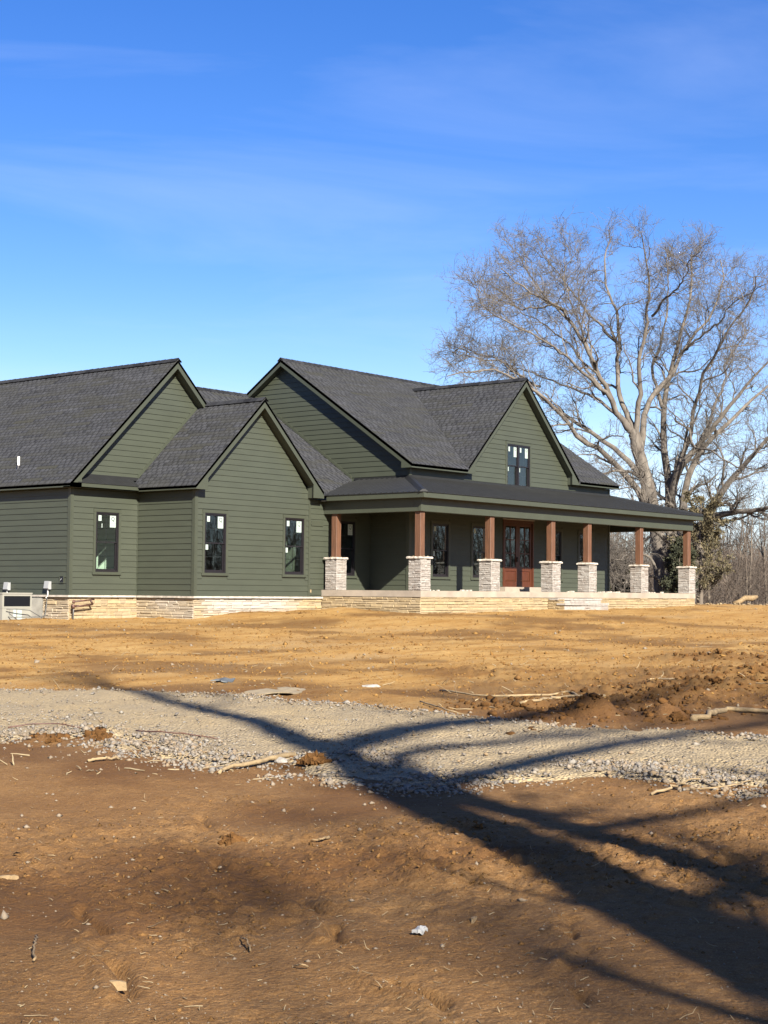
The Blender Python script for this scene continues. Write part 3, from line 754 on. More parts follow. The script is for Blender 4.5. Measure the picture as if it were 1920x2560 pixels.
metal_roof((XPW, YPS-0.03), (1, 0), (0, 1), 0.0, XPE-XPW, lambda s: 0.0, lambda s: min(dS+0.03, s*dS/dW, (XPE-XPW-s)*dS/2.69), KP, ZPT-0.008, porch_roof)
metal_roof((XPW-0.03, YPS), (0, 1), (1, 0), 0.0, 4.99, lambda s: max(0.0, (s-4.21)*(dW/1.05)*0.97), lambda s: min(dW+0.03, s*dW/dS), KP, ZPT-0.008, porch_roof)
metal_roof((XPE+0.03, YPS), (0, 1), (-1, 0), 0.0, 12.6, lambda s: 0.0, lambda s: min(2.69+0.03, s*2.69/dS), KP, ZPT-0.008, porch_roof)
# hip caps and wall flashing
def strip(pts, w, h, name, m, parent):
    b = B(); p, q = np.array(pts[0], float), np.array(pts[1], float); d = (q-p); d /= np.linalg.norm(d); n = np.cross(d, (0, 0, 1)); n /= np.linalg.norm(n)
    a = [p-n*w/2-(0, 0, 0.03), p-n*w*0.16+(0, 0, h), p+n*w*0.16+(0, 0, h), p+n*w/2-(0, 0, 0.03)]
    b.prism(a, q-p); return b.build(name, m, parent)
strip([(XPW+0.02, YPS+0.02, ZPT+0.03), (X5, Y6, ZPT+KP*dW+0.035)], 0.30, 0.05, 'hip_cap', M['metal_roof'], porch_roof)
strip([(XPE-0.02, YPS+0.02, ZPT+0.03), (XE, Y6, ZPT+KP*2.69+0.035)], 0.30, 0.05, 'hip_cap', M['metal_roof'], porch_roof)
zw = ZPT+KP*dS
B().box((X5-0.03, Y6-0.046, zw-0.02), (XE+0.03, Y6-0.028, zw+0.085)).build('wall_flashing', M['metal_roof'], porch_roof)
B().box((X5-0.048, Y6-0.05, zw-0.02), (X5-0.028, 0.72, zw+0.055)).build('wall_flashing', M['metal_roof'], porch_roof)
# pent roof under the garage gable
pent = B().prism([(X1-OV, YA-OG, ZB), (0-OV+0.02, YA-OG, ZB), (0-OV+0.02, YA, ZB), (X1-OV, YA, ZB)], (0, 0, 0.03)).build('pent_roof', M['trim'], H)
fascia((X1-OV, YA-OG), (-OV, YA-OG), ZB, ZT-0.01, parent=pent)
metal_roof((X1-0.02, YA-OG-0.02), (1, 0), (0, 1), 0.0, -X1-OV+0.04, lambda s: 0.0, lambda s: OG+0.02, 0.62, ZT-0.005, pent, width=0.41, ribs=1)
B().box((X1, YA-0.045, ZT+0.20), (-0.06, YA-0.028, ZT+0.30)).build('wall_flashing', M['metal_roof'], pent)
# ------------------------------------------------------------------ shingled roofs
def deck(pts, name='roof', parent=H, th=0.11):
    return B().prism([(x, y, z-0.006) for x, y, z in pts], (0, 0, -th)).build(name, M['shingle'], parent)
def shingle_plane(o, sd, ud, p, u1, rng, parent, weight=1.0):
    """o: 3D eave origin; sd, ud: horizontal unit vectors along the eave / up the slope; rng(u)->[(s0,s1)]"""
    o = np.array(o, float); sd = np.array([*sd, 0.0]); ud = np.array([*ud, p]); k = math.sqrt(1+p*p); du = 0.143/k
    nrow = int(math.ceil(u1/du))
    flip = np.cross(sd, ud)[2] < 0
    for i in range(nrow):
        ua, ub = i*du-(0.03/k if i == 0 else 0), min((i+1)*du, u1)
        ra, rb = rng(max(ua, 0)+1e-4), rng(ub-1e-4)
        if len(ra) != len(rb): rb = ra
        for (a0, b0), (a1, b1) in zip(ra, rb):
            lo, hi = min(a0, a1), max(b0, b1)
            s = lo-random.uniform(0, 1.0)
            while s < hi:
                e = s+1.0
                V_ = []; F_ = []; T_ = []
                def quad(c0, c1, v0, v1, h0, h1, tone):
                    p0, p1 = np.clip([c0, c1], a0, b0); q0, q1 = np.clip([c0, c1], a1, b1)
                    if p1-p0 < 0.004 and q1-q0 < 0.004: return
                    n = len(V_)
                    for (sx, uu, hh) in ((p0, v0, 0), (p1, v0, 0), (p0, v0, h0), (p1, v0, h0), (q1, v1, h1), (q0, v1, h1)):
                        pt = o+sd*sx+ud*uu; V_.append((pt[0], pt[1], pt[2]+hh*k)); T_.append(tone)
                    fs = [(n, n+1, n+3, n+2), (n+2, n+3, n+4, n+5), (n, n+2, n+5), (n+1, n+4, n+3)]
                    F_.extend([q[::-1] for q in fs] if flip else fs)
                base = random.gauss(0.20, 0.05)
                quad(max(s, lo), min(e, hi), ua, ub+0.012, 0.006, 0.002, base)
                x = s+random.uniform(0.0, 0.08)
                while x < e-0.06:
                    w = random.uniform(0.10, 0.19)
                    quad(max(x, lo), min(x+w, e-0.005, hi), ua-0.002, ub-0.004, 0.022, 0.006, float(np.clip(base+random.uniform(0.24, 0.46), 0, 1)))
                    x += w+random.uniform(0.06, 0.11)
                if V_:
                    shingles.items.append((0, np.array(V_), F_, parent, T_, float(max(0, random.gauss(0.15, 0.3)))))
                    v = shingles.items[-1][1]; c = v.mean(0); shingles.items[-1] = (weight*np.ptp(v, 0).max()/np.linalg.norm(c-CAM)**2,)+shingles.items[-1][1:]
                s = e
YE_ = YA-OG
zg_e, zm_e = ZG-P12*(XG-X1+OV), ZM-P12*(XM+OV)
roof_g = deck([(X1-OV, YE_, zg_e), (XG, YE_, ZG), (XG, YN+.3, ZG), (X1-OV, YN+.3, zg_e)])
deck([(XG, YE_, ZG), (5.48, YE_, ZG-P12*(5.48-XG)), (5.48, YN, ZG-P12*(5.48-XG)), (XG, YN, ZG)], 'roof')
roof_m = deck([(-OV, -OG, zm_e), (XM, -OG, ZM), (XM, YA-0.03, ZM), (-OV, YA-0.03, zm_e)])
deck([(XM, -OG, ZM), (5.48, -OG, ZM-P12*(5.48-XM)), (5.48, YE_-0.01, ZM-P12*(5.48-XM)), (XM, YE_-0.01, ZM)], 'roof')
CZ = lambda y: 4.037+(y-0.83)*0.668
yc0, yc1 = 0.83+(3.345-4.037)/0.668, 5.80
roof_c = deck([(5.60, yc0, CZ(yc0)), (X5-0.03, 0.84, CZ(0.84)), (X5-0.03, yc1, CZ(yc1)), (1.5, yc1, CZ(yc1)), (5.48, yc0+.02, CZ(yc0+.02))])
deck([(1.5, yc1, CZ(yc1)), (X5, yc1, CZ(yc1)), (X5, yc1+5, CZ(yc1)-3.34), (5.2, yc1+5, CZ(yc1)-3.34)], 'roof')
dh = (ZD-ZMT)/P12; xdl, xdr = XD-dh, XD+dh; yv = YME+(ZD-ZMT)/P8
roof_s = deck([(XMW, YME, ZMT), (xdl, YME, ZMT), (XD, yv, ZD), (XD, YR, ZR), (XMW, YR, ZR)])
roof_e = deck([(xdr, YME, ZMT), (XMEE, YME, ZMT), (XMEE, YR, ZR), (XD, YR, ZR), (XD, yv, ZD)])
deck([(XMW, YR, ZR), (XMEE, YR, ZR), (XMEE, 10.18, ZMT), (XMW, 10.18, ZMT)], 'roof')
roof_d = deck([(xdl, YD, ZMT), (XD, YD, ZD), (XD, yv, ZD), (xdl, YME+0.001, ZMT)])
deck([(XD, YD, ZD), (xdr, YD, ZMT), (xdr, YME+.001, ZMT), (XD, yv, ZD)], 'roof')

shingle_plane((X1-OV-.02, YE_-0.025, zg_e-.02), (0, 1), (1, 0), P12, XG-X1+OV+.02, lambda u: [(0.0, 15.7)], roof_g)
shingle_plane((-OV-.02, -OG-0.025, zm_e-.02), (0, 1), (1, 0), P12, XM+OV+.02, lambda u: [(0.0, YA+OG)], roof_m)
def rng_c(u):
    z = CZ(yc0+u); l = XM+(ZM-z)/P12; r_ = X5-0.03 if z > 4.045 else 5.57+(z-3.3324)/KP
    return [(l-0.02, max(r_, l))]
shingle_plane((0, yc0, CZ(yc0)), (1, 0), (0, 1), 0.668, yc1-yc0, rng_c, roof_c)
def rng_s(u):
    z = ZMT+P8*u
    return [(XMW-0.025, XD-(ZD-z)/P12)] if z < ZD else [(XMW-0.025, XD)]
def rng_e(u):
    z = ZMT+P8*u
    return [(XD+(ZD-z)/P12, XMEE+0.02)] if z < ZD else [(XD, XMEE+0.02)]
shingle_plane((0, YME-.02, ZMT-.012), (1, 0), (0, 1), P8, YR-YME+.02, rng_s, roof_s)
shingle_plane((0, YME-.02, ZMT-.012), (1, 0), (0, 1), P8, YR-YME+.02, rng_e, roof_e)
shingle_plane((xdl, YD-0.025, ZMT), (0, 1), (1, 0), P12, dh, lambda u: [(0.0, YME-YD+0.025+P12*u/P8)], roof_d)
shingles.emit()
def ridge(a, b, parent):
    p, q = np.array(a, float), np.array(b, float); L_ = np.linalg.norm(q-p); d = (q-p)/L_; n = np.array([d[1], -d[0], 0]); n /= np.linalg.norm(n)
    bb = B(); x = 0
    while x < L_-0.05:
        e = min(x+0.30, L_); s0, s1 = p+d*x, p+d*e
        hh = random.uniform(0, .004)
        for sg in (-1, 1):
            v = [s0+(0, 0, .050+hh), s1+(0, 0, .040), s1+n*sg*0.15+(0, 0, -.085), s0+n*sg*0.15+(0, 0, -.075+hh)]
            bb.add(v+[t-np.array([0, 0, .012]) for t in v], [(0, 1, 2, 3), (7, 6, 5, 4), (3, 2, 6, 7), (0, 3, 7, 4)], random.uniform(0, .35))
        x = e
    return bb.build('ridge_cap', M['shingle'], parent)
ridge((XG, YE_-.02, ZG+.01), (XG, YN, ZG+.01), roof_g); ridge((XM, -OG-.02, ZM+.01), (XM, YA-.02, ZM+.01), roof_m)
ridge((XMW-.02, YR, ZR+.01), (XMEE, YR, ZR+.01), roof_s); ridge((XD, YD-.02, ZD+.01), (XD, yv, ZD+.01), roof_d)
ridge((1.6, yc1, CZ(yc1)+.01), (X5, yc1, CZ(yc1)+.01), roof_c)

# ---- rakes, soffits, fascias
def rake(pl, front, depth, xe, zb, ze, xa, za, parent, tail=True, hv=0.29, tailw=0.50):
    """board and boxed soffit along one sloping gable edge, from the eave (xe) to the apex (xa)"""
    sg = 1 if xa > xe else -1; sl_ = (za-ze)/abs(xa-xe); zr_ = lambda x: ze+sl_*abs(x-xe)
    if tail:
        x2 = xe+sg*tailw; x3 = xe+sg*0.43
        poly = [(xe, zb), (xe, ze-.012), (xa, za-.012), (xa, za-hv), (x2, zr_(x2)-hv), (x2, zb)]
        sof = [(xe+sg*.01, zb+.003), (xe+sg*.01, ze-.04), (xa, za-.04), (xa, za-hv+.035), (x3, zr_(x3)-hv+.035), (x3, zb+.003)]
    else:
        poly = [(xe, ze-hv), (xe, ze-.012), (xa, za-.012), (xa, za-hv)]
        sof = [(xe, ze-hv+.035), (xe, ze-.04), (xa, za-.04), (xa, za-hv+.035)]
    q = Plane(pl, front); b = B(); q.quadprism(b, poly, 0.0, -0.028); o = b.build('rake_board', M['trim'], parent)
    b = B(); q.quadprism(b, sof, -0.030, -depth+0.001); b.build('rake_soffit', M['trim'], parent)
    return o
rake('S', YE_, OG, X1-OV, ZB, zg_e, XG-.001, ZG, roof_g, tailw=0.42)
rake('S', YE_, OG, 2.66, 0, ZG-P12*(2.66-XG), XG+.001, ZG, roof_g, tail=False)
rake('S', -OG, OG, -OV, ZB, zm_e, XM-.001, ZM, roof_m)
rake('S', -OG, OG, 5.46, ZB, ZM-P12*(5.46-XM), XM+.001, ZM, roof_m)
rake('S', YD, 0.30, xdl, ZMB, ZMT, XD-.001, ZD, roof_d)
rake('S', YD, 0.30, xdr, ZMB, ZMT, XD+.001, ZD, roof_d)
rake('W', XMW, 0.30, YME, ZMB, ZMT, YR-.001, ZR, roof_s, hv=0.25, tailw=0.45)
rake('W', XMW, 0.30, 10.18, ZMB, ZMT, YR+.001, ZR, roof_s, hv=0.25)
fascia((X1-OV, YN), (X1-OV, YE_+.028), ZB, zg_e-.014, parent=roof_g)
fascia((-OV, YE_+.0), (-OV, -OG+.028), ZB, zm_e-.014, parent=roof_m)
fascia((XMW+.028, YME), (xdl, YME), ZMB, ZMT-.012, parent=roof_s)
fascia((xdr, YME), (XMEE, YME), ZMB, ZMT-.012, parent=roof_e)
def soffit(x0, x1, y0, y1, z, parent): B().box((x0, y0, z), (x1, y1, z+0.018)).build('soffit', M['trim'], parent)
soffit(X1-OV+.03, X1-.001, YA+.001, YN, ZB+.002, roof_g); soffit(-OV+.03, -.001, .001, YE_-.001, ZB+.002, roof_m); soffit(-OV+.03, -.001, YE_+.001, YA-.001, ZB+.002, roof_m)
soffit(XMW+.03, xdl, YME+.03, Y6-.001, ZMB+.002, roof_s); soffit(xdr, XMEE-.01, YME+.03, Y6-.001, ZMB+.002, roof_e)
B().prism([(XMEE, YME, ZMB), (XMEE, YME, ZMT-.012), (XMEE, YR, ZR-.012), (XMEE, YR, ZR-.2)], (-.028, 0, 0)).build('rake_board', M['trim'], roof_e)
# light trim where a roof meets a wall
def wall_trim(pl, off, pts, h, parent):
    b = B(); (a0, z0), (a1, z1) = pts; pl.quadprism(b, [(a0, z0), (a1, z1), (a1, z1+h), (a0, z0+h)], off, off+0.016); b.build('roof_edge_trim', M['trim'], parent)
wall_trim(pS_A, 0.028, ((-0.06, ZM-P12*(XM+.06)+.03), (2.55, ZM-P12*.06+.02)), 0.13, roof_m)
wall_trim(pW_5, 0.028, ((0.86, CZ(0.86)+.03), (5.7, CZ(5.7)+.03)), 0.11, roof_c)

# ---- windows
_qme = None
def letter_q():
    global _qme
    if _qme is None:
        cu = bpy.data.curves.new('letter', 'FONT'); cu.body = 'Q'; cu.size = 1.0; cu.resolution_u = 3; cu.offset = 0.0
        ob = bpy.data.objects.new('letter', cu); COL.objects.link(ob); bpy.context.view_layer.update()
        me = bpy.data.meshes.new_from_object(ob.evaluated_get(bpy.context.evaluated_depsgraph_get()))
        v = np.array([tuple(q.co) for q in me.vertices]); f = [tuple(p.vertices) for p in me.polygons]
        bpy.data.objects.remove(ob); bpy.data.curves.remove(cu); bpy.data.meshes.remove(me)
        mn, mx = v.min(0), v.max(0); v = (v-mn)/(mx[1]-mn[1]); _qme = (v[:, :2], f)
    return _qme
def sticker(pl, a0, a1, z0, z1, off, parent, q=False):
    b = B(); pl.box(b, a0, a1, off, off+0.0015, z0, z1); fm = [0]*len(b.f)
    if q:
        v, f = letter_q(); w = a1-a0; h = w*0.66; n = len(b.v); vw = v[:, 0].max()*h
        b.v += [pl.p(a0+w/2-vw/2+x*h, off+0.003, z1-w*0.13-h+y*h) for x, y in v]; b.t += [0.5]*len(v)
        b.f += [tuple(n+i for i in t) for t in f]; fm += [1]*len(f)
        for (y, hh, ww) in ((0.34, 0.030, 0.80), (0.22, 0.014, 0.70), (0.15, 0.014, 0.74), (0.08, 0.014, 0.6)):
            n = len(b.f); zc = z0+(z1-z0)*y; pl.box(b, a0+w*(1-ww)/2, a0+w*(1+ww)/2, off+0.0015, off+0.0028, zc, zc+hh*(z1-z0)*1.2); fm += [2]*6
    mesh_obj('sticker', b.v, b.f, None, parent, mats=[M['sticker'], M['ink'], M['ink_pale']], fmat=fm)
def ring(pl, b, a0, a1, z0, z1, w, o0, o1, wb=None):
    wb = wb or w
    pl.box(b, a0, a0+w, o0, o1, z0, z1); pl.box(b, a1-w, a1, o0, o1, z0, z1); pl.box(b, a0+w, a1-w, o0, o1, z1-w, z1); pl.box(b, a0+w, a1-w, o0, o1, z0, z0+wb)
def window(pl, a0, a1, z0, z1, q='right', case=True, small=(True, True), streak=False, par=None):
    b = B(); ring(pl, b, a0, a1, z0, z1, 0.042, -0.08, 0.030); w = b.build('window', M['frame'], H)
    zm = (z0+z1)/2
    i0, i1 = a0+.042, a1-.042
    b = B(); ring(pl, b, i0+.001, i1-.001, zm-.018, z1-.043, 0.034, -0.030, 0.006); b.build('upper_sash', M['frame'], w)
    b = B(); ring(pl, b, i0+.001, i1-.001, z0+.043, zm+.022, 0.040, -0.066, -0.032, 0.05); b.build('lower_sash', M['frame'], w)
    gu = (i0+.035, i1-.035, zm+.016, z1-.077); gl = (i0+.041, i1-.041, z0+.093, zm-.018)
    for (p0, p1, q0, q1), off in ((gu, -0.012), (gl, -0.049)):
        v = [pl.p(p0, off, q0), pl.p(p1, off, q0), pl.p(p1, off, q1), pl.p(p0, off, q1)]
        mesh_obj('pane', v, [(0, 1, 2, 3)], M['glass'], w)
        b = B(); am, qm = (p0+p1)/2, (q0+q1)/2
        pl.box(b, am-.008, am+.008, off-.012, off-.004, q0, q1); pl.box(b, p0, am-.009, off-.012, off-.004, qm-.008, qm+.008); pl.box(b, am+.009, p1, off-.012, off-.004, qm-.008, qm+.008)
        b.build('grille', M['frame'], w)
    gw = gu[1]-gu[0]
    if q: sticker(pl, gu[1]-0.31*gw-.012, gu[1]-.012, gu[3]-.36-.018, gu[3]-.018 if gw > .6 else gu[3]-.02, -0.010, w, True)
    if small[0]: sticker(pl, gu[0]+.05, gu[0]+.05+.16*gw, gu[3]-.19, gu[3]-.02, -0.010, w)
    if small[1]: sticker(pl, gl[0]+.02, gl[0]+.02+.16*gw, gl[3]-.19, gl[3]-.02, -0.047, w)
    if streak:
        sticker(pl, gu[0]+.18, gu[0]+.205, gu[3]-.40, gu[3]-.27, -0.010, w)
    if case:
        b = B(); c = 0.088
        pl.box(b, a0-c, a0-.001, 0.004, 0.042, z0-.001, z1+.001); pl.box(b, a1+.001, a1+c, 0.004, 0.042, z0-.001, z1+.001)
        pl.box(b, a0-c-.01, a1+c+.01, 0.004, 0.046, z1+.002, z1+.095); pl.box(b, a0-c-.03, a1+c+.03, 0.004, 0.058, z0-.085, z0-.002)
        b.build('window_casing', M['trim'], w)
    return w
for k, st in (('a', dict(small=(True, False), streak=True)), ('b', {}), ('c', {}), ('d', {}), ('e', dict(q=None)), ('f', dict(q=None, small=(True, False))), ('g', dict(q=None, small=(False, False))), ('h', dict(q=None, small=(False, False)))):
    pl, l = WINS[k]; window(pl, l, l+WW, WS, WH, **st)
dm = (DWIN[0]+DWIN[1])/2
for a0, a1 in ((DWIN[0], dm-.003), (dm+.003, DWIN[1])):
    dw = window(pS_6, a0, a1, DWIN[2], DWIN[3], case=False)
b = B(); c = 0.088
pS_6.box(b, DWIN[0]-c, DWIN[0]-.001, .004, .042, DWIN[2], DWIN[3]+.001); pS_6.box(b, DWIN[1]+.001, DWIN[1]+c, .004, .042, DWIN[2], DWIN[3]+.001); pS_6.box(b, DWIN[0]-c, DWIN[1]+c, .004, .046, DWIN[3]+.002, DWIN[3]+.09)
b.build('window_casing', M['trim'], dw)

# ---- front doors
jb = B()
pS_6.box(jb, DOOR[0], DOOR[0]+.07, -.10, .04, .401, DOOR[3]); pS_6.box(jb, DOOR[1]-.07, DOOR[1], -.10, .04, .401, DOOR[3]); pS_6.box(jb, DOOR[0]+.07, DOOR[1]-.07, -.10, .04, DOOR[3]-.09, DOOR[3])
jb.build('door_frame', M['mahogany'], H)
b = B(); pS_6.box(b, DOOR[0]-.03, DOOR[1]+.03, .005, .06, DOOR[3]+.002, DOOR[3]+.030); b.build('head_flashing', M['cap_stone'], H)
dmid = (DOOR[0]+DOOR[1])/2
for a0, a1 in ((DOOR[0]+.073, dmid-.003), (dmid+.003, DOOR[1]-.073)):
    z0, z1 = .403, DOOR[3]-.093; st = 0.125
    b = B(); pS_6.box(b, a0, a0+st, -.06, -.005, z0, z1); pS_6.box(b, a1-st, a1, -.06, -.005, z0, z1)
    zl0, zl1 = z0+.74, z1-.14
    pS_6.box(b, a0+st, a1-st, -.06, -.005, zl1, z1); pS_6.box(b, a0+st, a1-st, -.06, -.005, zl0-.16, zl0); pS_6.box(b, a0+st, a1-st, -.06, -.005, z0, z0+.20)
    mx_ = (a0+a1)/2; pS_6.box(b, mx_-.018, mx_+.018, -.055, -.010, zl0, zl1)
    hh = (zl1-zl0)/3
    for k in (1, 2): pS_6.box(b, a0+st, mx_-.018, -.055, -.010, zl0+k*hh-.016, zl0+k*hh+.016); pS_6.box(b, mx_+.018, a1-st, -.055, -.010, zl0+k*hh-.016, zl0+k*hh+.016)
    d = b.build('door', M['mahogany'], H)
    b = B(); p0, p1, q0, q1 = a0+st, a1-st, z0+.20, zl0-.16
    v = [pS_6.p(x, -.030, z) for x, z in ((p0, q0), (p1, q0), (p1, q1), (p0, q1))]+[pS_6.p(x, -.010, z) for x, z in ((p0+.06, q0+.06), (p1-.06, q0+.06), (p1-.06, q1-.06), (p0+.06, q1-.06))]
    b.add(v, [(0, 1, 5, 4), (1, 2, 6, 5), (2, 3, 7, 6), (3, 0, 4, 7), (4, 5, 6, 7)]); b.build('raised_panel', M['mahogany'], d)
    for k in range(3):
        for x0, x1 in ((a0+st, mx_-.018), (mx_+.018, a1-st)):
            v = [pS_6.p(x, -.032, z) for x, z in ((x0, zl0+k*hh), (x1, zl0+k*hh), (x1, zl0+(k+1)*hh), (x0, zl0+(k+1)*hh))]
            mesh_obj('pane', v, [(0, 1, 2, 3)], M['glass'], d)
    if a1 < dmid+.1:
        B().box((a1-.075, Y6-.055, 1.33), (a1-.045, Y6+.004, 1.50)).tube([(a1-.06, Y6-.05, 1.40), (a1-.06, Y6-.07, 1.40), (a1-.17, Y6-.07, 1.40)], .011, 6).build('handle', M['frame'], d)

# ---- rooms behind the glass
def room(x0, x1, y0, y1, z0, z1, m):
    v = [(x0, y0, z0), (x1, y0, z0), (x1, y1, z0), (x0, y1, z0), (x0, y0, z1), (x1, y0, z1), (x1, y1, z1), (x0, y1, z1)]
    mesh_obj('interior_wall', v, [(4, 5, 6, 7)[::-1], (2, 3, 7, 6), (1, 2, 6, 5), (3, 0, 4, 7)], m, H)
    mesh_obj('interior_floor', v[:4], [(0, 1, 2, 3)], M['subfloor'], H)
room(X1+.13, -.10, YA+.125, 6.4, .03, 3.0, M['drywall'])
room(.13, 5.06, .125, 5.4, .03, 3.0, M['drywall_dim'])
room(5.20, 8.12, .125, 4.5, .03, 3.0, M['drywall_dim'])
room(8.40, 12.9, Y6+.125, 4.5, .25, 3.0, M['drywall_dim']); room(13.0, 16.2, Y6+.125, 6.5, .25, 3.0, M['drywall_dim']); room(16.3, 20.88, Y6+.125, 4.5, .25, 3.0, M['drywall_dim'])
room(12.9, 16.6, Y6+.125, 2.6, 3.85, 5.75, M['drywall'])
# builders' stair and boards standing inside the middle room, seen through the right window
b = B(); b.prism([(3.85, 1.2, .1), (4.95, 1.2, 1.35), (4.95, 1.2, 1.60), (3.6, 1.2, .1)], (0, .04, 0)); b.prism([(3.85, 1.2, 1.15), (4.75, 1.2, 2.15), (4.75, 1.2, 2.20), (3.85, 1.2, 1.20)], (0, .04, 0))
for x, z in ((3.86, .7), (4.28, 1.2), (4.70, 1.6)): b.box((x, 1.2, z-.6), (x+.035, 1.235, z+.55))
b.build('stair_rail', M['drywall'], H)

# ---- roof vent and things fixed to the west wall
tv = B().tube([(-2.35, 5.58, 3.90), (-2.35, 5.58, 4.34)], 0.040, 12).build('vent_pipe', M['white_plastic'], H)
B().tube([(-2.35, 5.58, 3.93), (-2.35, 5.58, 4.06)], [0.085, 0.045], 12).build('pipe_boot', M['frame'], tv)
boards.emit(); fstones.emit()
def disconnect(y, z, label):
    t = empty('disconnect_box', (X1-.03, y, z), label, 'electrical box', 'disconnect boxes on the side wall')
    B().box((-.10, -.10, 0), (0, .10, .24)).build('box_body', M['grey_box'], t)
    B().prism([(-.135, -.108, .03), (-.10, -.108, .25), (-.10, .108, .25), (-.135, .108, .03)], (.02, 0, -.01)).build('box_cover', M['grey_box'], t)
    B().tube([(-.05, 0, .01), (-.05, 0, -.20), (-.12, .0, -.27)], .018, 8).build('conduit', M['white_plastic'], t)
    return t
disconnect(3.49, .17, 'grey disconnect box with a white conduit on the green wall, nearest the house corner')
disconnect(5.49, .13, 'grey disconnect box on the green wall directly above the beige air unit')
t = empty('outlet_box', (X1-.026, 2.90, .36), 'open dryer vent box with a torn flap beside the green corner board', 'vent')
b = B(); b.box((-.02, -.11, 0), (0, .11, .018)).box((-.02, -.11, .202), (0, .11, .22)).box((-.02, -.11, .018), (0, -.09, .202)).box((-.02, .09, .018), (0, .11, .202)); b.build('vent_frame', M['trim'], t)
B().box((-.006, -.089, .019), (-.002, .089, .201)).build('opening', M['ac_dark'], t); B().prism([(-.02, .06, .06), (-.05, -.02, .09), (-.03, -.03, .14), (-.012, .05, .12)], (-.006, 0, .004)).build('flap', M['grey_box'], t)

# ---- packaged air unit with its duct, half in frame at the left
def louvre(b, p, z0, z1, x0, x1, y, axis):
    pass
ux0, ux1, uy0, uy1 = -4.33, -3.26, 3.6, 5.2
zg0 = gz(-3.8, 3.6)-.10; ut = 0.06
unit = empty('air_conditioner', (-3.80, 4.4, zg0), 'beige packaged air unit with dark louvred grilles beside the green side wall', 'air conditioner')
unit.location = (0, 0, 0)
zmid = ut-.46
b = B().box((ux0, uy0, zg0), (ux1, uy1, zmid-.004)).build('lower_cabinet', M['ac_paint'], unit)
b = B()
for x0, x1 in ((ux0, ux0+.06), (ux1-.05, ux1)):
    b.box((x0, uy0, zmid), (x1, uy0+.05, ut-.04)); b.box((x0, uy1-.05, zmid), (x1, uy1, ut-.04))
b.box((ux0+.06, uy0, zmid), (ux1-.05, uy0+.03, zmid+.05)).box((ux0+.06, uy0, ut-.10), (ux1-.05, uy0+.03, ut-.04))
b.box((ux0-.015, uy0-.015, ut-.04), (ux1+.015, uy1+.015, ut)).box((ux0, uy0+.05, zmid), (ux0+.03, uy0+.12, ut-.04)).box((ux0, uy1-.13, zmid), (ux0+.03, uy1-.05, ut-.04)).box((ux1-.03, uy0+.05, zmid), (ux1, uy1-.05, ut-.04))
b.build('upper_frame', M['ac_paint'], unit)
B().box((ux0+.04, uy0+.06, zmid), (ux1-.05, uy1-.06, ut-.05)).build('condenser_coil', M['ac_dark'], unit)
gs = B(); n_ = 13
for i in range(n_):
    z = zmid+.055+(ut-.105-zmid-.055)*i/n_
    gs.prism([(ux0+.06, uy0+.006, z), (ux0+.06, uy0+.034, z+.018), (ux0+.06, uy0+.034, z+.022), (ux0+.06, uy0+.006, z+.004)], (ux1-ux0-.11, 0, 0))
gs.build('grille', M['ac_dark'], unit)
gs = B()
for i in range(n_):
    z = zmid+.055+(ut-.105-zmid-.055)*i/n_
    gs.prism([(ux0+.006, uy0+.12, z), (ux0+.034, uy0+.12, z+.018), (ux0+.034, uy0+.12, z+.022), (ux0+.006, uy0+.12, z+.004)], (0, uy1-uy0-.25, 0))
gs.build('grille', M['ac_dark'], unit)
for x0, x1, z0, z1 in ((-3.93, -3.83, zmid-.28, zmid-.04), (-3.78, -3.62, zmid-.36, zmid-.03)):
    B().box((x0, uy0-.004, z0), (x1, uy0-.001, z1)).build('rating_plate', M['sticker'], unit)
B().box((-4.06, uy0-.003, zg0+.1), (-4.055, uy0-.001, zmid-.02)).build('panel_seam', M['ac_dark'], unit)
dct = empty('supply_duct', (-3.5, 4.3, -.4), 'sloping galvanised duct between the air unit and the stone foundation', 'duct'); dct.location = (0, 0, 0)
B().prism([(ux1+.02, 3.80, zmid+.30), (X1+.0, 3.80, -.09), (X1+.0, 3.80, -.78), (ux1+.02, 3.80, zg0+.10)], (0, 1.0, 0)).build('duct_body', M['galv'], dct)
B().box((ux1+.004, 3.76, zg0+.08), (ux1+.04, 4.86, zmid+.33)).box((X1-.05, 3.77, -.80), (X1-.02, 4.84, -.07)).build('duct_flange', M['galv'], dct)
cb = B().tube([(-2.80, 3.46, -.10), (-2.84, 3.42, -.30), (-2.98, 3.30, -.58), (-3.25, 3.2, -.74), (-3.6, 3.25, -.78), (-4.0, 3.3, -.74), (-4.2, 3.45, -.55)], .016, 7)
tag(cb.build('flexible_conduit', M['conduit'], smooth=True), 'grey flexible conduit drooping from the wall box to the air unit', 'cable')
cb = B().tube([(-4.25, 3.5, -.43), (-3.95, 3.40, -.43), (-3.5, 3.38, -.46), (-3.3, 3.32, -.58), (-3.1, 3.3, -.68)], .014, 7).tube([(-4.25, 3.3, -.66), (-3.8, 3.25, -.66), (-3.2, 3.22, -.66), (-2.9, 3.3, -.62)], .014, 7)
tag(cb.build('copper_lines', M['conduit'], smooth=True), 'thin dark pipe lines looping in front of the air unit base', 'pipe')
gp = empty('gas_pipe', (-2.69, YA-.22, -.75), 'rusty brown bent pipe standing in front of the tan stone base', 'pipe'); gp.location = (0, 0, 0)
yy = YA-.24
B().tube([(-2.70, yy, -.86), (-2.69, yy, -.5), (-2.685, yy, -.30)], .020, 8).build('riser', M['conduit'], gp, smooth=True)
B().tube([(-2.685, yy, -.20), (-1.92, yy-.02, -.12)], .024, 8).tube([(-2.685, yy, -.345), (-2.0, yy-.02, -.28)], .026, 8).build('arm', M['brown_pipe'], gp, smooth=True)
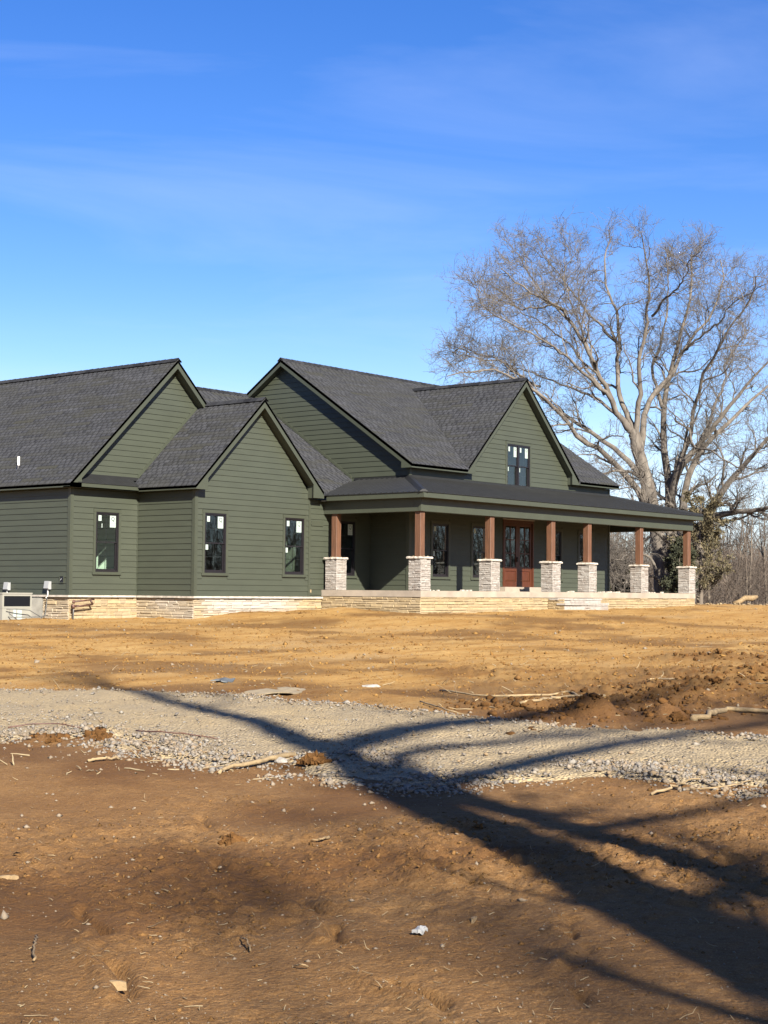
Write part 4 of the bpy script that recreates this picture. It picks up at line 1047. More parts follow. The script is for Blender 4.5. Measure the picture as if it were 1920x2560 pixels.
B().tube([(-2.06, yy-.02, -.15), (-1.97, yy-.02, -.27)], .030, 8).build('elbow', M['brown_pipe'], gp, smooth=True)
B().tube([(-2.70, yy, -.40), (-2.69, yy, -.28)], .045, 8).tube([(-2.70, yy, -.24), (-2.67, yy, -.15)], .042, 8).tube([(-2.75, yy, -.32), (-2.60, yy, -.34)], .03, 8).build('valve', M['brown_pipe'], gp, smooth=True)
tg = B().box((5.18, -.034, .135), (5.24, -.027, .235)); tag(tg.build('wall_tag', M['straw']), 'small yellow paper tag on the green wall by the porch slab', 'tag')
def rebase(o, loc):
    o.location = loc
    for c in o.children: c.matrix_parent_inverse = Matrix.Translation(-Vector(loc))
bpy.context.view_layer.update()
for o_, l_ in ((house, (8, 3, -.6)), (unit, (-3.80, 4.4, zg0)), (dct, (-3.5, 4.3, -.7)), (gp, (-2.69, YA-.22, -.72))): rebase(o_, l_)

# ------------------------------------------------------------------ trees
def tubes(P, Rr, sides):
    """P (N,K,3) polylines, Rr (N,K) radii -> verts, quad faces"""
    N, K, _ = P.shape
    T = np.empty_like(P); T[:, 1:-1] = P[:, 2:]-P[:, :-2]; T[:, 0] = P[:, 1]-P[:, 0]; T[:, -1] = P[:, -1]-P[:, -2]
    T /= np.linalg.norm(T, axis=2, keepdims=True)+1e-9
    ref = np.where(np.abs(T[..., 2:3]) < 0.9, np.array([0, 0, 1.0]), np.array([1.0, 0, 0]))
    ref = np.repeat(ref[:, :1], K, 1)
    A = np.cross(T, ref); A /= np.linalg.norm(A, axis=2, keepdims=True)+1e-9; Bn = np.cross(T, A)
    th = np.arange(sides)*2*math.pi/sides
    V = P[:, :, None, :]+Rr[:, :, None, None]*(np.cos(th)[None, None, :, None]*A[:, :, None, :]+np.sin(th)[None, None, :, None]*Bn[:, :, None, :])
    idx = np.arange(N*K*sides).reshape(N, K, sides)
    a = idx[:, :-1]; b = idx[:, 1:]
    F = np.stack([a, np.roll(a, -1, 2), np.roll(b, -1, 2), b], -1).reshape(-1, 4)
    return V.reshape(-1, 3), F
def resample(pts, k):
    pts = np.array(pts, float); s = np.r_[0, np.cumsum(np.linalg.norm(np.diff(pts, axis=0), axis=1))]
    t = np.linspace(0, s[-1], k); q = np.stack([np.interp(t, s, pts[:, i]) for i in range(3)], 1)
    for _ in range(2): q[1:-1] = 0.5*q[1:-1]+0.25*(q[2:]+q[:-2])
    return q
def children(P, Rr, m, lo, hi, ratio, rr, K, rng, ang=(30, 60), up=0.25, out=0.25, wob=0.18, center=None, minr=0.005, lens=None, rabs=None, gravity=0.0, taper=(1.1, 0.4)):
    """vectorised: m children per parent polyline"""
    N, KK, _ = P.shape; n = N*m
    pi = np.repeat(np.arange(N), m)
    t = np.tile((np.arange(m)+0.5)/m, N)*(hi-lo)+lo+rng.uniform(-.5, .5, n)*(hi-lo)/m
    f = np.clip(t, 0, .999)*(KK-1); i0 = f.astype(int); fr = (f-i0)[:, None]
    S = P[pi, i0]*(1-fr)+P[pi, i0+1]*fr; r0 = Rr[pi, i0]*(1-fr[:, 0])+Rr[pi, i0+1]*fr[:, 0]
    T = P[pi, i0+1]-P[pi, i0]; T /= np.linalg.norm(T, axis=1, keepdims=True)+1e-9
    plen = np.linalg.norm(np.diff(P, axis=1), axis=2).sum(1)[pi]
    rv = rng.normal(size=(n, 3)); rv -= (rv*T).sum(1, keepdims=True)*T; rv /= np.linalg.norm(rv, axis=1, keepdims=True)+1e-9
    a = np.radians(rng.uniform(*ang, n))[:, None]
    d = T*np.cos(a)+rv*np.sin(a); d[:, 2] += up*rng.uniform(.2, 1.2, n)
    if center is not None:
        o = S-np.array(center); o /= np.linalg.norm(o, axis=1, keepdims=True)+1e-9; d += out*o
    d /= np.linalg.norm(d, axis=1, keepdims=True)
    L = plen*ratio*rng.uniform(.55, 1.25, n)*(1.15-0.65*t) if lens is None else rng.uniform(lens[0], lens[1], n)*(taper[0]-taper[1]*t)
    Q = np.empty((n, K, 3)); Q[:, 0] = S; cur = d
    for k in range(1, K):
        cur = cur+rng.normal(size=(n, 3))*wob; cur[:, 2] += up*0.22-gravity*k/K; cur /= np.linalg.norm(cur, axis=1, keepdims=True)
        Q[:, k] = Q[:, k-1]+cur*(L/(K-1))[:, None]
    rb = np.maximum(r0*rr*rng.uniform(.75, 1.1, n), minr) if rabs is None else np.full(n, rabs)
    RR = rb[:, None]*np.linspace(1, 0.35, K)[None, :]; RR = np.maximum(RR, minr*0.6)
    return Q, RR
def join(parts):
    V = []; F = []; n = 0
    for v, f in parts: V.append(v); F.append(f+n); n += len(v)
    return np.concatenate(V), np.concatenate(F)

def ray_pt(u, v, D):
    """world point at depth D behind pixel (u, v) of the 1920x2560 photograph: used once to survey where the big limbs stand"""
    q = _f+_r*(u-960)/3908.8-_u*(v-1280)/3908.8
    return CAM+q*D
# ---- the old oak behind the porch: surveyed limbs (photo columns/rows of a 1.929x crop) with their own depths
rngO = np.random.default_rng(3)
OAK_D = 80.0
def limb(pts, r0, r1, d0=0.0, d1=0.0, k=24, pw=0.62):
    pts = [(x, y+max(0, 420-y)*.24) for x, y in pts]
    P = np.array([ray_pt(1060+x/1.929, 500+y/1.929, OAK_D+d0+(d1-d0)*(i/(len(pts)-1))**1.2) for i, (x, y) in enumerate(pts)])
    q = resample(P, k); t = np.linspace(0, 1, k)**pw
    w_ = np.cumsum(rngO.normal(0, .065 if r0 < .3 else .03, (k-1, 3)), 0); w_ -= np.linspace(0, 1, k-1)[:, None]*w_[-1]; q[1:] += w_
    sc_ = .86 if r0 < .3 else 1.0
    return q, (r0+(r1-r0)*t)*sc_
LIMBS = [
 limb([(1150, 1960), (1128, 1740), (1095, 1500), (1075, 1380), (1042, 1255), (1012, 1125)], .47, .29, 0, 0, pw=.7),
 limb([(1012, 1125), (930, 1040), (880, 940), (820, 800), (740, 640), (640, 500), (500, 430), (370, 300)], .23, .03, 0, -4),
 limb([(1012, 1135), (1000, 1050), (935, 920), (945, 700), (930, 560), (870, 400), (850, 250), (905, 100)], .22, .03, 0, 3),
 limb([(1020, 1150), (1030, 960), (1050, 800), (1080, 560), (1100, 430), (1075, 250), (1050, 90)], .21, .03, 0, -2),
 limb([(1042, 1250), (1072, 1090), (1105, 1000), (1190, 870), (1250, 740), (1330, 620), (1420, 500), (1430, 250)], .25, .03, 0, 5),
 limb([(1215, 1960), (1195, 1700), (1180, 1400), (1150, 1150), (1150, 1000), (1180, 850), (1250, 600), (1300, 430), (1290, 220)], .40, .03, 1.5, 3),
 limb([(1240, 1960), (1215, 1650), (1195, 1440), (1205, 1330), (1230, 1280), (1330, 1180), (1440, 1040), (1560, 890), (1680, 760)], .44, .04, 1.0, -3),
 limb([(1255, 1960), (1240, 1620), (1290, 1300), (1380, 1160), (1480, 1080), (1600, 950), (1760, 820)], .36, .04, 2.5, 6),
 limb([(1270, 1960), (1330, 1580), (1440, 1390), (1550, 1270), (1660, 1130), (1800, 1000)], .38, .05, -.5, -4),
 limb([(1250, 1760), (1320, 1580), (1400, 1520), (1480, 1500), (1570, 1490), (1660, 1480), (1830, 1400)], .30, .06, -1.0, -5),
 limb([(1110, 1560), (1042, 1440), (960, 1330), (880, 1250), (790, 1170), (700, 1080), (600, 930), (480, 860), (300, 800), (110, 850)], .27, .03, 0, -6),
 limb([(1045, 1330), (955, 1200), (850, 1120), (700, 1010), (560, 900), (430, 790), (350, 740), (180, 700)], .20, .03, 0, 4),
 limb([(1010, 1120), (935, 1010), (850, 960), (740, 900), (600, 850), (450, 800), (330, 840)], .15, .02, 0, 7),
 limb([(900, 960), (830, 890), (700, 760), (600, 690), (480, 620), (330, 560), (250, 430)], .13, .02, -1, -7),
 limb([(1230, 1690), (1165, 1620), (1120, 1560), (1070, 1320), (960, 1290), (860, 1320)], .22, .05, -1.5, -5),
 limb([(1180, 1400), (1250, 1230), (1300, 1050), (1340, 850), (1440, 700), (1560, 520), (1600, 350)], .20, .03, 1.5, -5),
 limb([(1215, 1360), (1270, 1090), (1300, 1200), (1400, 1220), (1520, 1290), (1660, 1270)], .11, .03, 0, -6),
 limb([(1300, 1700), (1240, 1640), (1200, 1680), (1130, 1640)], .40, .34, .6, .4),
 limb([(1120, 1790), (1010, 1650), (960, 1700), (905, 1740)], .10, .04, -1.2, -4),
 limb([(1140, 1830), (1000, 1790), (985, 1850), (940, 1840), (895, 1790)], .10, .04, -1.0, -3),
 limb([(1150, 1000), (1130, 800), (1180, 560), (1190, 380), (1170, 180)], .13, .02, 2, 6),
 limb([(820, 800), (765, 620), (725, 480), (700, 330), (740, 180)], .09, .02, -1.5, 2),
 limb([(740, 640), (610, 480), (490, 330), (430, 240)], .08, .02, -2, 3),
 limb([(1100, 560), (1200, 420), (1270, 290), (1330, 200)], .09, .02, 1, -4),
 limb([(1240, 740), (1400, 640), (1540, 500), (1650, 400)], .10, .02, 3, -3),
 limb([(640, 500), (480, 510), (340, 470), (260, 440)], .07, .02, -2, 2),
 limb([(560, 900), (400, 780), (240, 740), (140, 750)], .08, .02, 2, -3),
 limb([(870, 940), (760, 770), (640, 650), (500, 570), (380, 490)], .10, .02, -.5, 5),
 limb([(1330, 1180), (1420, 960), (1500, 720), (1590, 620)], .12, .02, 0, 5),
 limb([(945, 700), (820, 560), (720, 420), (650, 300), (560, 230)], .11, .02, 1, 5),
]
def grow(limbs, cfg, rng, center):
    """limbs: list of (K,3),(K,) -> (trunk verts/faces, crown verts/faces)"""
    K0 = limbs[0][0].shape[0]
    P = np.array([l[0] for l in limbs]); Rr = np.array([l[1] for l in limbs])
    trunk = [tubes(P, Rr, cfg.get('sides', 9))]; crown = []
    for i, c in enumerate(cfg['levels']):
        P, Rr = children(P, Rr, rng=rng, center=center, **c['k'])
        (trunk if c.get('trunk') else crown).append(tubes(P, Rr, c['s']))
    return join(trunk), join(crown)
def tree_obj(root, tr, cr, m1, m2):
    big_mesh('trunk', tr[0], tr[1], m1, root, smooth=True); big_mesh('crown', cr[0], cr[1], m2, root)
OC = ray_pt(1640, 1330, OAK_D+1)
long_ = [l for l in LIMBS]
cfg = dict(sides=10, levels=[
 dict(k=dict(m=14, lo=.22, hi=1.0, ratio=.36, rr=.54, K=12, ang=(30, 70), up=.04, out=.30, wob=.22, minr=.020, lens=(1.2, 3.3), taper=(1.3, .75)), s=6, trunk=True),
 dict(k=dict(m=7, lo=.12, hi=1.0, ratio=.44, rr=.58, K=8, ang=(30, 72), up=.04, out=.20, wob=.24, minr=.0115, lens=(.7, 1.8)), s=4),
 dict(k=dict(m=4, lo=.12, hi=1.0, ratio=.48, rr=.60, K=5, ang=(30, 72), up=.05, out=.16, wob=.26, minr=.0082, lens=(.4, 1.0)), s=3),
 dict(k=dict(m=3, lo=.12, hi=1.0, ratio=.5, rr=.7, K=2, ang=(28, 65), up=.08, out=.12, wob=.25, minr=.0056, lens=(.2, .5)), s=3),
])
bole = [LIMBS[0], LIMBS[17]]; rest_ = [l for i, l in enumerate(LIMBS) if i not in (0, 17)]
tr, cr = grow(rest_, cfg, rngO, OC)
tr = join([tr, tubes(np.array([l[0] for l in bole]), np.array([l[1] for l in bole]), 12)])
oakb = ray_pt(1650, 1514, OAK_D)
oak = empty('oak_tree', (0, 0, 0), 'huge bare spreading oak with several grey trunks behind the porch end', 'tree')
tree_obj(oak, tr, cr, M['bark'], M['twig']); bpy.context.view_layer.update(); rebase(oak, tuple(oakb))

# ---- trees behind the viewpoint; their shadows lie over the drive and the near soil
SD = np.array([math.sin(SUN_AZ_OFF), math.cos(SUN_AZ_OFF), 0.0])        # horizontal way the shadows run
TE = math.tan(SUN_EL)
def up_sun(p, t):
    p = np.array(p, float); return p-SD*t+np.array([0, 0, TE*t])
def shade_tree(name, label, limbs, cfg, seed, base):
    rng = np.random.default_rng(seed)
    L_ = [(resample(p, 14), r0+(r1-r0)*np.linspace(0, 1, 14)**.8) for p, r0, r1 in limbs]
    tr, cr = grow(L_, cfg, rng, (base[0], base[1], 6.0))
    o = empty(name, (0, 0, 0), label, 'tree', 'bare trees behind the viewpoint')
    tree_obj(o, tr, cr, M['bark'], M['twig']); bpy.context.view_layer.update(); rebase(o, tuple(base)); return o
A_, B_, C_, D_ = (-26.934, -31.776, -1.335), (-22.531, -25.533, -1.224), (-20.844, -22.527, -1.176), (-19.691, -19.722, -1.136)
E_, F_2, G_ = (-20.643, -24.808, -1.195), (-18.241, -25.125, -1.171), (-12.9, -24.2, -1.09)
b1 = up_sun(A_, 8.3); b1[2] = gz(b1[0], b1[1])-.2
fork = up_sun(B_, 16.0)
scfg = dict(sides=10, levels=[
 dict(k=dict(m=8, lo=.35, hi=1.0, ratio=.30, rr=.34, K=8, ang=(30, 60), up=.15, out=.25, wob=.16, minr=.025), s=5, trunk=True),
 dict(k=dict(m=6, lo=.2, hi=1.0, ratio=.45, rr=.5, K=6, ang=(30, 60), up=.12, out=.2, wob=.2, minr=.014), s=4),
 dict(k=dict(m=5, lo=.2, hi=1.0, ratio=.5, rr=.6, K=4, ang=(30, 60), up=.12, out=.2, wob=.2, minr=.009), s=3),
])
shade_tree('shade_tree', 'tall forked bare tree behind the viewpoint whose trunk shadow crosses the drive',
  [([b1, up_sun(A_, 8.1), up_sun((-24.7, -28.65, -1.28), 12.2), fork], .36, .25),
   ([fork, up_sun((-21.7, -24.1, -1.2), 18.0), up_sun(C_, 19.8), up_sun(D_, 22.5), up_sun((-17.6, -16.0, -1.1), 26.0)], .25, .06),
   ([fork, up_sun(E_, 17.6), up_sun((-19.6, -25.0, -1.18), 18.9), up_sun(F_2, 20.6), up_sun((-15.8, -24.9, -1.12), 23.0), up_sun(G_, 26.0)], .22, .05)], scfg, 21, b1)
b2 = up_sun((-25.486, -31.066, -1.311), 8.4); b2[2] = gz(b2[0], b2[1])-.2
top2 = up_sun((-23.489, -27.466, -1.254), 12.6)
shade_tree('shade_tree', 'slim bare tree behind the viewpoint with a narrow shadow beside the trunk shadow',
  [([b2, up_sun((-25.486, -31.066, -1.311), 8.1), top2], .22, .15),
   ([top2, up_sun((-21.3, -27.2, -1.2), 14.5), up_sun((-17.6, -27.2, -1.15), 18.0), up_sun((-13.5, -26.2, -1.1), 23)], .14, .04),
   ([top2, up_sun((-22.6, -25.9, -1.2), 14.8), up_sun((-20.2, -26.4, -1.2), 18.5), up_sun((-16.2, -26.7, -1.1), 24.0)], .13, .03),
   ([up_sun((-24.6, -29.4, -1.29), 10.0), up_sun((-23.0, -29.6, -1.26), 11.5), up_sun((-20.0, -29.3, -1.2), 15)], .08, .02)], scfg, 22, b2)
scfg3 = dict(sides=8, levels=[
 dict(k=dict(m=9, lo=.15, hi=1.0, ratio=.42, rr=.5, K=8, ang=(30, 65), up=.06, out=.1, wob=.2, minr=.022, lens=(1.2, 2.6)), s=5, trunk=True),
 dict(k=dict(m=7, lo=.15, hi=1.0, ratio=.45, rr=.55, K=6, ang=(30, 65), up=.06, out=.1, wob=.22, minr=.014, lens=(.7, 1.5)), s=4),
 dict(k=dict(m=6, lo=.15, hi=1.0, ratio=.5, rr=.6, K=4, ang=(30, 65), up=.06, out=.1, wob=.22, minr=.010, lens=(.4, .9)), s=3)])
def tall_tree(target, h, seed, label):
    """crown at height h whose soft shade lies round the ground point 'target'"""
    bx = np.array([*target, 0.0])-SD*(h/TE); bx[2] = gz(bx[0], bx[1])-.2; q = np.random.default_rng(seed)
    top = bx+np.array([.2, .3, h*.62]); L_ = [([bx, bx+np.array([.15, .1, h*.3]), top], .30, .20)]
    for k in range(7):
        a = k*0.9+q.uniform(-.2, .2); r_ = q.uniform(1.2, 2.6); e = top+np.array([r_*math.cos(a), r_*math.sin(a), h*q.uniform(.28, .55)])
        L_.append(([top-np.array([0, 0, q.uniform(0, 1.5)]), (top*.45+e*.55)+np.array([.5*math.cos(a), .5*math.sin(a), -.5]), e], .12, .03))
    shade_tree('shade_tree', label, L_, scfg3, seed, bx)
tall_tree((-30.6, -33.4), 15.0, 61, 'tall bare tree far behind the viewpoint dappling the left foreground')
tall_tree((-27.4, -33.2), 15.5, 62, 'tall bare tree far behind the viewpoint dappling the right foreground')

# ---- bare young trees and brush beyond the yard
def far_base(u, D):
    q = ray_pt(u, 1488, D); return np.array([q[0], q[1], gz(q[0], q[1])])
def young_tree(seed, h):
    rng = np.random.default_rng(seed); n = rng.integers(1, 3); L_ = []
    for i in range(n):
        lean = rng.normal(0, .12, 2)*h; p = [np.array([rng.normal(0, .1), rng.normal(0, .1), -.2])]
        for k in range(1, 5): p.append(np.array([lean[0]*(k/4)**1.3+rng.normal(0, .06), lean[1]*(k/4)**1.3+rng.normal(0, .06), h*k/4*rng.uniform(.9, 1.05)]))
        L_.append((resample(p, 12), .012*h*np.linspace(1, .15, 12)+.008))
    cfg = dict(sides=6, levels=[
      dict(k=dict(m=13, lo=.18, hi=1, ratio=.40, rr=.5, K=6, ang=(25, 55), up=.22, out=.1, wob=.18, minr=.012), s=4),
      dict(k=dict(m=7, lo=.15, hi=1, ratio=.45, rr=.6, K=5, ang=(25, 60), up=.15, out=.1, wob=.22, minr=.009), s=3),
      dict(k=dict(m=5, lo=.15, hi=1, ratio=.5, rr=.7, K=3, ang=(25, 60), up=.15, out=.1, wob=.22, minr=.007), s=3)])
    return grow(L_, cfg, rng, (0, 0, h*.3))
protos = []
for s_, h_ in ((31, 6.2), (32, 5.2), (33, 7.0), (34, 4.4), (35, 5.8)):
    tr, cr = young_tree(s_, h_); protos.append((tr, cr, h_))
first = {}
YT = [(1770, 92, 0), (1800, 101, 1), (1828, 88, 3), (1848, 97, 2), (1872, 90, 0), (1893, 104, 4), (1915, 94, 2), (1935, 99, 1), (1560, 106, 3), (1540, 98, 1),
      (1580, 112, 4), (1600, 103, 0), (1752, 108, 2), (1785, 114, 4), (1815, 118, 0), (1860, 115, 3), (1905, 119, 1), (1950, 108, 0), (1700, 110, 3), (1655, 112, 1), (1528, 116, 2), (1975, 95, 4)]
DESC = {0: 'bare twin stemmed sapling', 1: 'short bushy bare sapling', 2: 'tall thin leaning bare sapling', 3: 'low spreading bare sapling', 4: 'upright bare sapling'}
rngY = np.random.default_rng(8)
for i, (u, D, k) in enumerate(YT):
    p = far_base(u, D); rot = rngY.uniform(0, 6.28); sc = rngY.uniform(.8, 1.12)
    where = 'seen through the porch' if u < 1610 else ('beside the cedar' if u < 1760 else ('at the right edge' if u > 1880 else ('near the right edge' if u > 1840 else 'right of the porch')))
    depth = 'in the front row' if D < 100 else ('in the middle rows' if D < 110 else 'in the back row')
    lab = f'{DESC[k]} {where} {depth}'
    o = empty('young_tree', tuple(p), lab, 'tree', 'bare young trees beyond the yard'); o.rotation_euler = (0, 0, rot); o.scale = (sc, sc, sc)
    if k not in first:
        a = big_mesh('trunk', protos[k][0][0], protos[k][0][1], M['bark_far'], o, smooth=True); c = big_mesh('crown', protos[k][1][0], protos[k][1][1], M['brush'], o, tone=np.full(len(protos[k][1][0]), .7))
        first[k] = (a, c)
    else:
        for q in first[k]: r_ = q.copy(); COL.objects.link(r_); r_.parent = o
def thicket(name, n, area, h0, h1, seed, label=None, rbase=.018, kids=5, tone=(.1, 1.0)):
    """a mass of bare stems and twigs that nobody could count"""
    rng = np.random.default_rng(seed); P0 = area(rng, n); h = rng.uniform(h0, h1, n)
    K = 6; P = np.empty((n, K, 3)); d = np.stack([rng.normal(0, .22, n), rng.normal(0, .22, n), np.ones(n)], 1); P[:, 0] = P0
    for k in range(1, K):
        d = d+rng.normal(0, .12, (n, 3)); d[:, 2] = np.maximum(d[:, 2], .3); d /= np.linalg.norm(d, axis=1, keepdims=True); P[:, k] = P[:, k-1]+d*(h/(K-1))[:, None]
    Rr = (rbase*rng.uniform(.5, 1.6, n))[:, None]*np.linspace(1, .3, K)[None]
    parts = [tubes(P, Rr, 3)]
    P1, R1 = children(P, Rr, kids, .15, 1, .42, .6, 4, rng, ang=(25, 60), up=.2, wob=.22, minr=.010); parts.append(tubes(P1, R1, 3))
    P2, R2 = children(P1, R1, 4, .2, 1, .5, .7, 2, rng, ang=(25, 60), up=.1, wob=.25, minr=.008); parts.append(tubes(P2, R2, 3))
    V, F = join(parts)
    t = rng.uniform(*tone, n); T = np.concatenate([np.repeat(t, K*3), np.repeat(np.repeat(t, kids), 4*3), np.repeat(np.repeat(t, kids*4), 2*3)])
    o = big_mesh(name, V, F, M['brush'], tone=T); o['kind'] = 'stuff'
    if label: o['label'] = label; o['category'] = 'woods'
    return o
def area_view(u0, u1, d0, d1):
    def f(rng, n):
        u = rng.uniform(u0, u1, n); D = np.sqrt(rng.uniform(d0**2, d1**2, n)); out = np.empty((n, 3))
        az = HEAD+np.arctan((u-960)/3908.8); out[:, 0] = CAM[0]+D*np.sin(az)/np.cos(az-HEAD); out[:, 1] = CAM[1]+D*np.cos(az)/np.cos(az-HEAD)
        out[:, 2] = ground_z(out[:, 0], out[:, 1], False)-.1; return out
    return f
thicket('underbrush', 1100, area_view(1490, 2120, 84, 112), 1.2, 3.4, 41, 'tangled grey brown brush at the edge of the yard', .012, 5)
thicket('woods', 1500, area_view(1440, 2250, 112, 165), 3.5, 6.3, 42, 'bare winter woods in the distance behind the oak', .03, 5)
thicket('woods', 350, area_view(-900, 1440, 120, 170), 3.5, 6.2, 43, 'bare winter woods behind the house', .03, 5)
def area_se(rng, n):
    az = np.radians(rng.uniform(78, 172, n)); d = rng.uniform(72, 105, n); out = np.stack([8+d*np.sin(az), d*np.cos(az), np.zeros(n)], 1); out[:, 2] = ground_z(out[:, 0], out[:, 1], False)-.1; return out
thicket('woods', 1400, area_se, 6.0, 8.4, 44, 'bare winter woods across the field to the right', .11, 4, tone=(0, .6))

# ---- evergreens beside the oak
def sprays(centers, dirs, n, L, w, rng, droop=.2):
    """small flat leaf sprays scattered round points; returns verts, tri faces, tone"""
    m_ = len(centers)*n; c = np.repeat(centers, n, 0)+rng.normal(0, L*.45, (m_, 3)); d = np.repeat(dirs, n, 0)+rng.normal(0, .55, (m_, 3)); d[:, 2] -= droop*.0
    d /= np.linalg.norm(d, axis=1, keepdims=True); s = np.cross(d, rng.normal(size=(m_, 3))); s /= np.linalg.norm(s, axis=1, keepdims=True)
    l = L*rng.uniform(.6, 1.3, m_)[:, None]; ww = w*rng.uniform(.6, 1.3, m_)[:, None]
    V = np.stack([c-s*ww*.5, c+d*l*.5-s*ww, c+d*l, c+d*l*.5+s*ww], 1).reshape(-1, 3); F = np.arange(m_*4).reshape(-1, 4)
    return V, F, np.repeat(np.clip(rng.normal(.5, .28, m_), 0, 1), 4)
def cedar(name, label, p, h, wid, m, seed, dens=12, shape=.8, cat='evergreen'):
    rng = np.random.default_rng(seed); o = empty(name, tuple(p), label, cat)
    stem = (resample([(0, 0, -.2), (.05, 0, h*.3), (.0, .06, h*.65), (0.05, 0, h)], 10), .035*h**.8*np.linspace(1, .15, 10))
    P, Rr = np.array([stem[0]]), np.array([stem[1]])
    t = [tubes(P, Rr, 8)]
    P1, R1 = children(P, Rr, 46, .06, 1.0, .30*wid/h*2.2, .35, 6, rng, ang=(45, 85), up=.25, wob=.12, minr=.010); t.append(tubes(P1, R1, 4))
    P2, R2 = children(P1, R1, 6, .25, 1.0, .42, .5, 4, rng, ang=(25, 60), up=.2, wob=.15, minr=.006)
    t.append(tubes(P2, R2, 3)); V, F = join(t); big_mesh('trunk', V, F, M['bark_far'], o)
    C_ = np.concatenate([P2[:, 1:].reshape(-1, 3), P1[:, 2:].reshape(-1, 3)]); Dn = np.concatenate([(P2[:, 1:]-P2[:, :-1]).reshape(-1, 3), (P1[:, 2:]-P1[:, 1:-1]).reshape(-1, 3)]); Dn /= np.linalg.norm(Dn, axis=1, keepdims=True)+1e-9
    V, F, T = sprays(C_, Dn, dens, .13, .035, rng); big_mesh('crown', V, F, m, o, tone=T)
    return o
cedar('cedar_tree', 'yellow brown winter cedar standing behind the last porch column', far_base(1752, 76), 4.9, 2.6, M['cedar_brown'], 51, 10)
cedar('cedar_tree', 'dark green young cedar between the last two porch columns', far_base(1700, 74.5), 2.7, 1.5, M['cedar_leaf'], 52, 9)
cedar('evergreen_shrub', 'small yellow green evergreen shrub left of the oak trunk seen through the porch', far_base(1562, 84), 1.75, 1.9, M['shrub_leaf'], 53, 9, cat='shrub')
# ------------------------------------------------------------------ loose things on the ground
rngG = np.random.default_rng(77)
OCTA = np.array([(1, 0, 0), (-1, 0, 0), (0, 1, 0), (0, -1, 0), (0, 0, 1), (0, 0, -1)], float)
OCTF = np.array([(0, 2, 4), (2, 1, 4), (1, 3, 4), (3, 0, 4), (2, 0, 5), (1, 2, 5), (3, 1, 5), (0, 3, 5)])
CUBE = np.array([(x, y, z) for x in (-1, 1) for y in (-1, 1) for z in (-1, 1)], float)*0.72
ROCKV = np.concatenate([OCTA, CUBE]); 
def _hull():
    bm = bmesh.new(); [bm.verts.new(v) for v in ROCKV]; bmesh.ops.convex_hull(bm, input=bm.verts[:]); bm.verts.index_update()
    bmesh.ops.triangulate(bm, faces=bm.faces[:]); v = np.array([tuple(q.co) for q in bm.verts]); f = np.array([[q.index for q in p.verts] for p in bm.faces]); bm.free(); return v, f
ROCKV, ROCKF = _hull()
def scatter(name, pts, size, m, shape='octa', flat=(.45, .8), sink=.25, tone=None, hue=None, jitter=.25):
    n = len(pts); bv, bf = (OCTA, OCTF) if shape == 'octa' else (ROCKV, ROCKF); k = len(bv)
    v = bv[None]*(1+rngG.normal(0, jitter, (n, k, 1)))*np.stack([rngG.uniform(.75, 1.3, n), rngG.uniform(.6, 1.0, n), rngG.uniform(*flat, n)], 1)[:, None, :]
    v = v*np.asarray(size).reshape(-1, 1, 1); a = rngG.uniform(0, 6.28, n); b = rngG.normal(0, .3, n)
    ca, sa, cb, sb = np.cos(a)[:, None], np.sin(a)[:, None], np.cos(b)[:, None], np.sin(b)[:, None]
    x, y, z = v[..., 0], v[..., 1], v[..., 2]; y, z = y*cb-z*sb, y*sb+z*cb; x, y = x*ca-y*sa, x*sa+y*ca
    V = np.stack([x, y, z], -1)+pts[:, None, :]; V[..., 2] += (np.asarray(size)*(.5-sink))[:, None]
    F = (bf[None]+(np.arange(n)*k)[:, None, None]).reshape(-1, 3)
    t = rngG.random(n) if tone is None else tone
    o = big_mesh(name, V.reshape(-1, 3), F, m, tone=np.repeat(t, k), attrs=None if hue is None else dict(hue=np.repeat(hue, k)))
    o['kind'] = 'stuff'; return o
def view_pts(n, d0, d1, a=17.5, power=1.0):
    """random ground points in the field ahead; denser nearby"""
    az = HEAD+np.radians(rngG.uniform(-a, a, n)); q = rngG.random(n)**power; D = 1/(1/d0+(1/d1-1/d0)*q)
    return CAM[0]+D*np.sin(az), CAM[1]+D*np.cos(az)
# gravel stones: loose along both edges of the drive, thin in the packed middle
def on_drive(n):
    y = rngG.uniform(-34, -11, n); ne, fa = drive_edges(y); x = rngG.uniform(ne-1.2, fa+.6); return x, y
x, y = on_drive(190000)
m_ = drive_mask(x, y)
dens = np.where(m_ > 0, .12+.90*np.exp(-(m_/.60)**2), np.where(x < (drive_edges(y)[0]+drive_edges(y)[1])/2, .55*np.exp(-(m_/.42)**2), .5*np.exp(-(m_/.2)**2)))
nearside = x < (drive_edges(y)[0]+drive_edges(y)[1])/2
dens *= np.where(nearside, 1.6, .40)*np.clip(.8+.9*fbm(x*1.2, y*1.2, 3), .15, 1.4)
k_ = rngG.random(len(x)) < dens*.62
x, y, m_ = x[k_], y[k_], m_[k_]
sz = np.clip(rngG.lognormal(math.log(.0125), .45, len(x)), .005, .040)*np.where(m_ < .7, 1.1, .85)
z = surf_z(x, y)
scatter('gravel', np.stack([x, y, z], 1), sz, M['gravel'], 'octa', hue=np.clip(rngG.normal(.28, .33, len(x)), 0, 1))['label'] = 'pale limestone gravel spread over the drive'
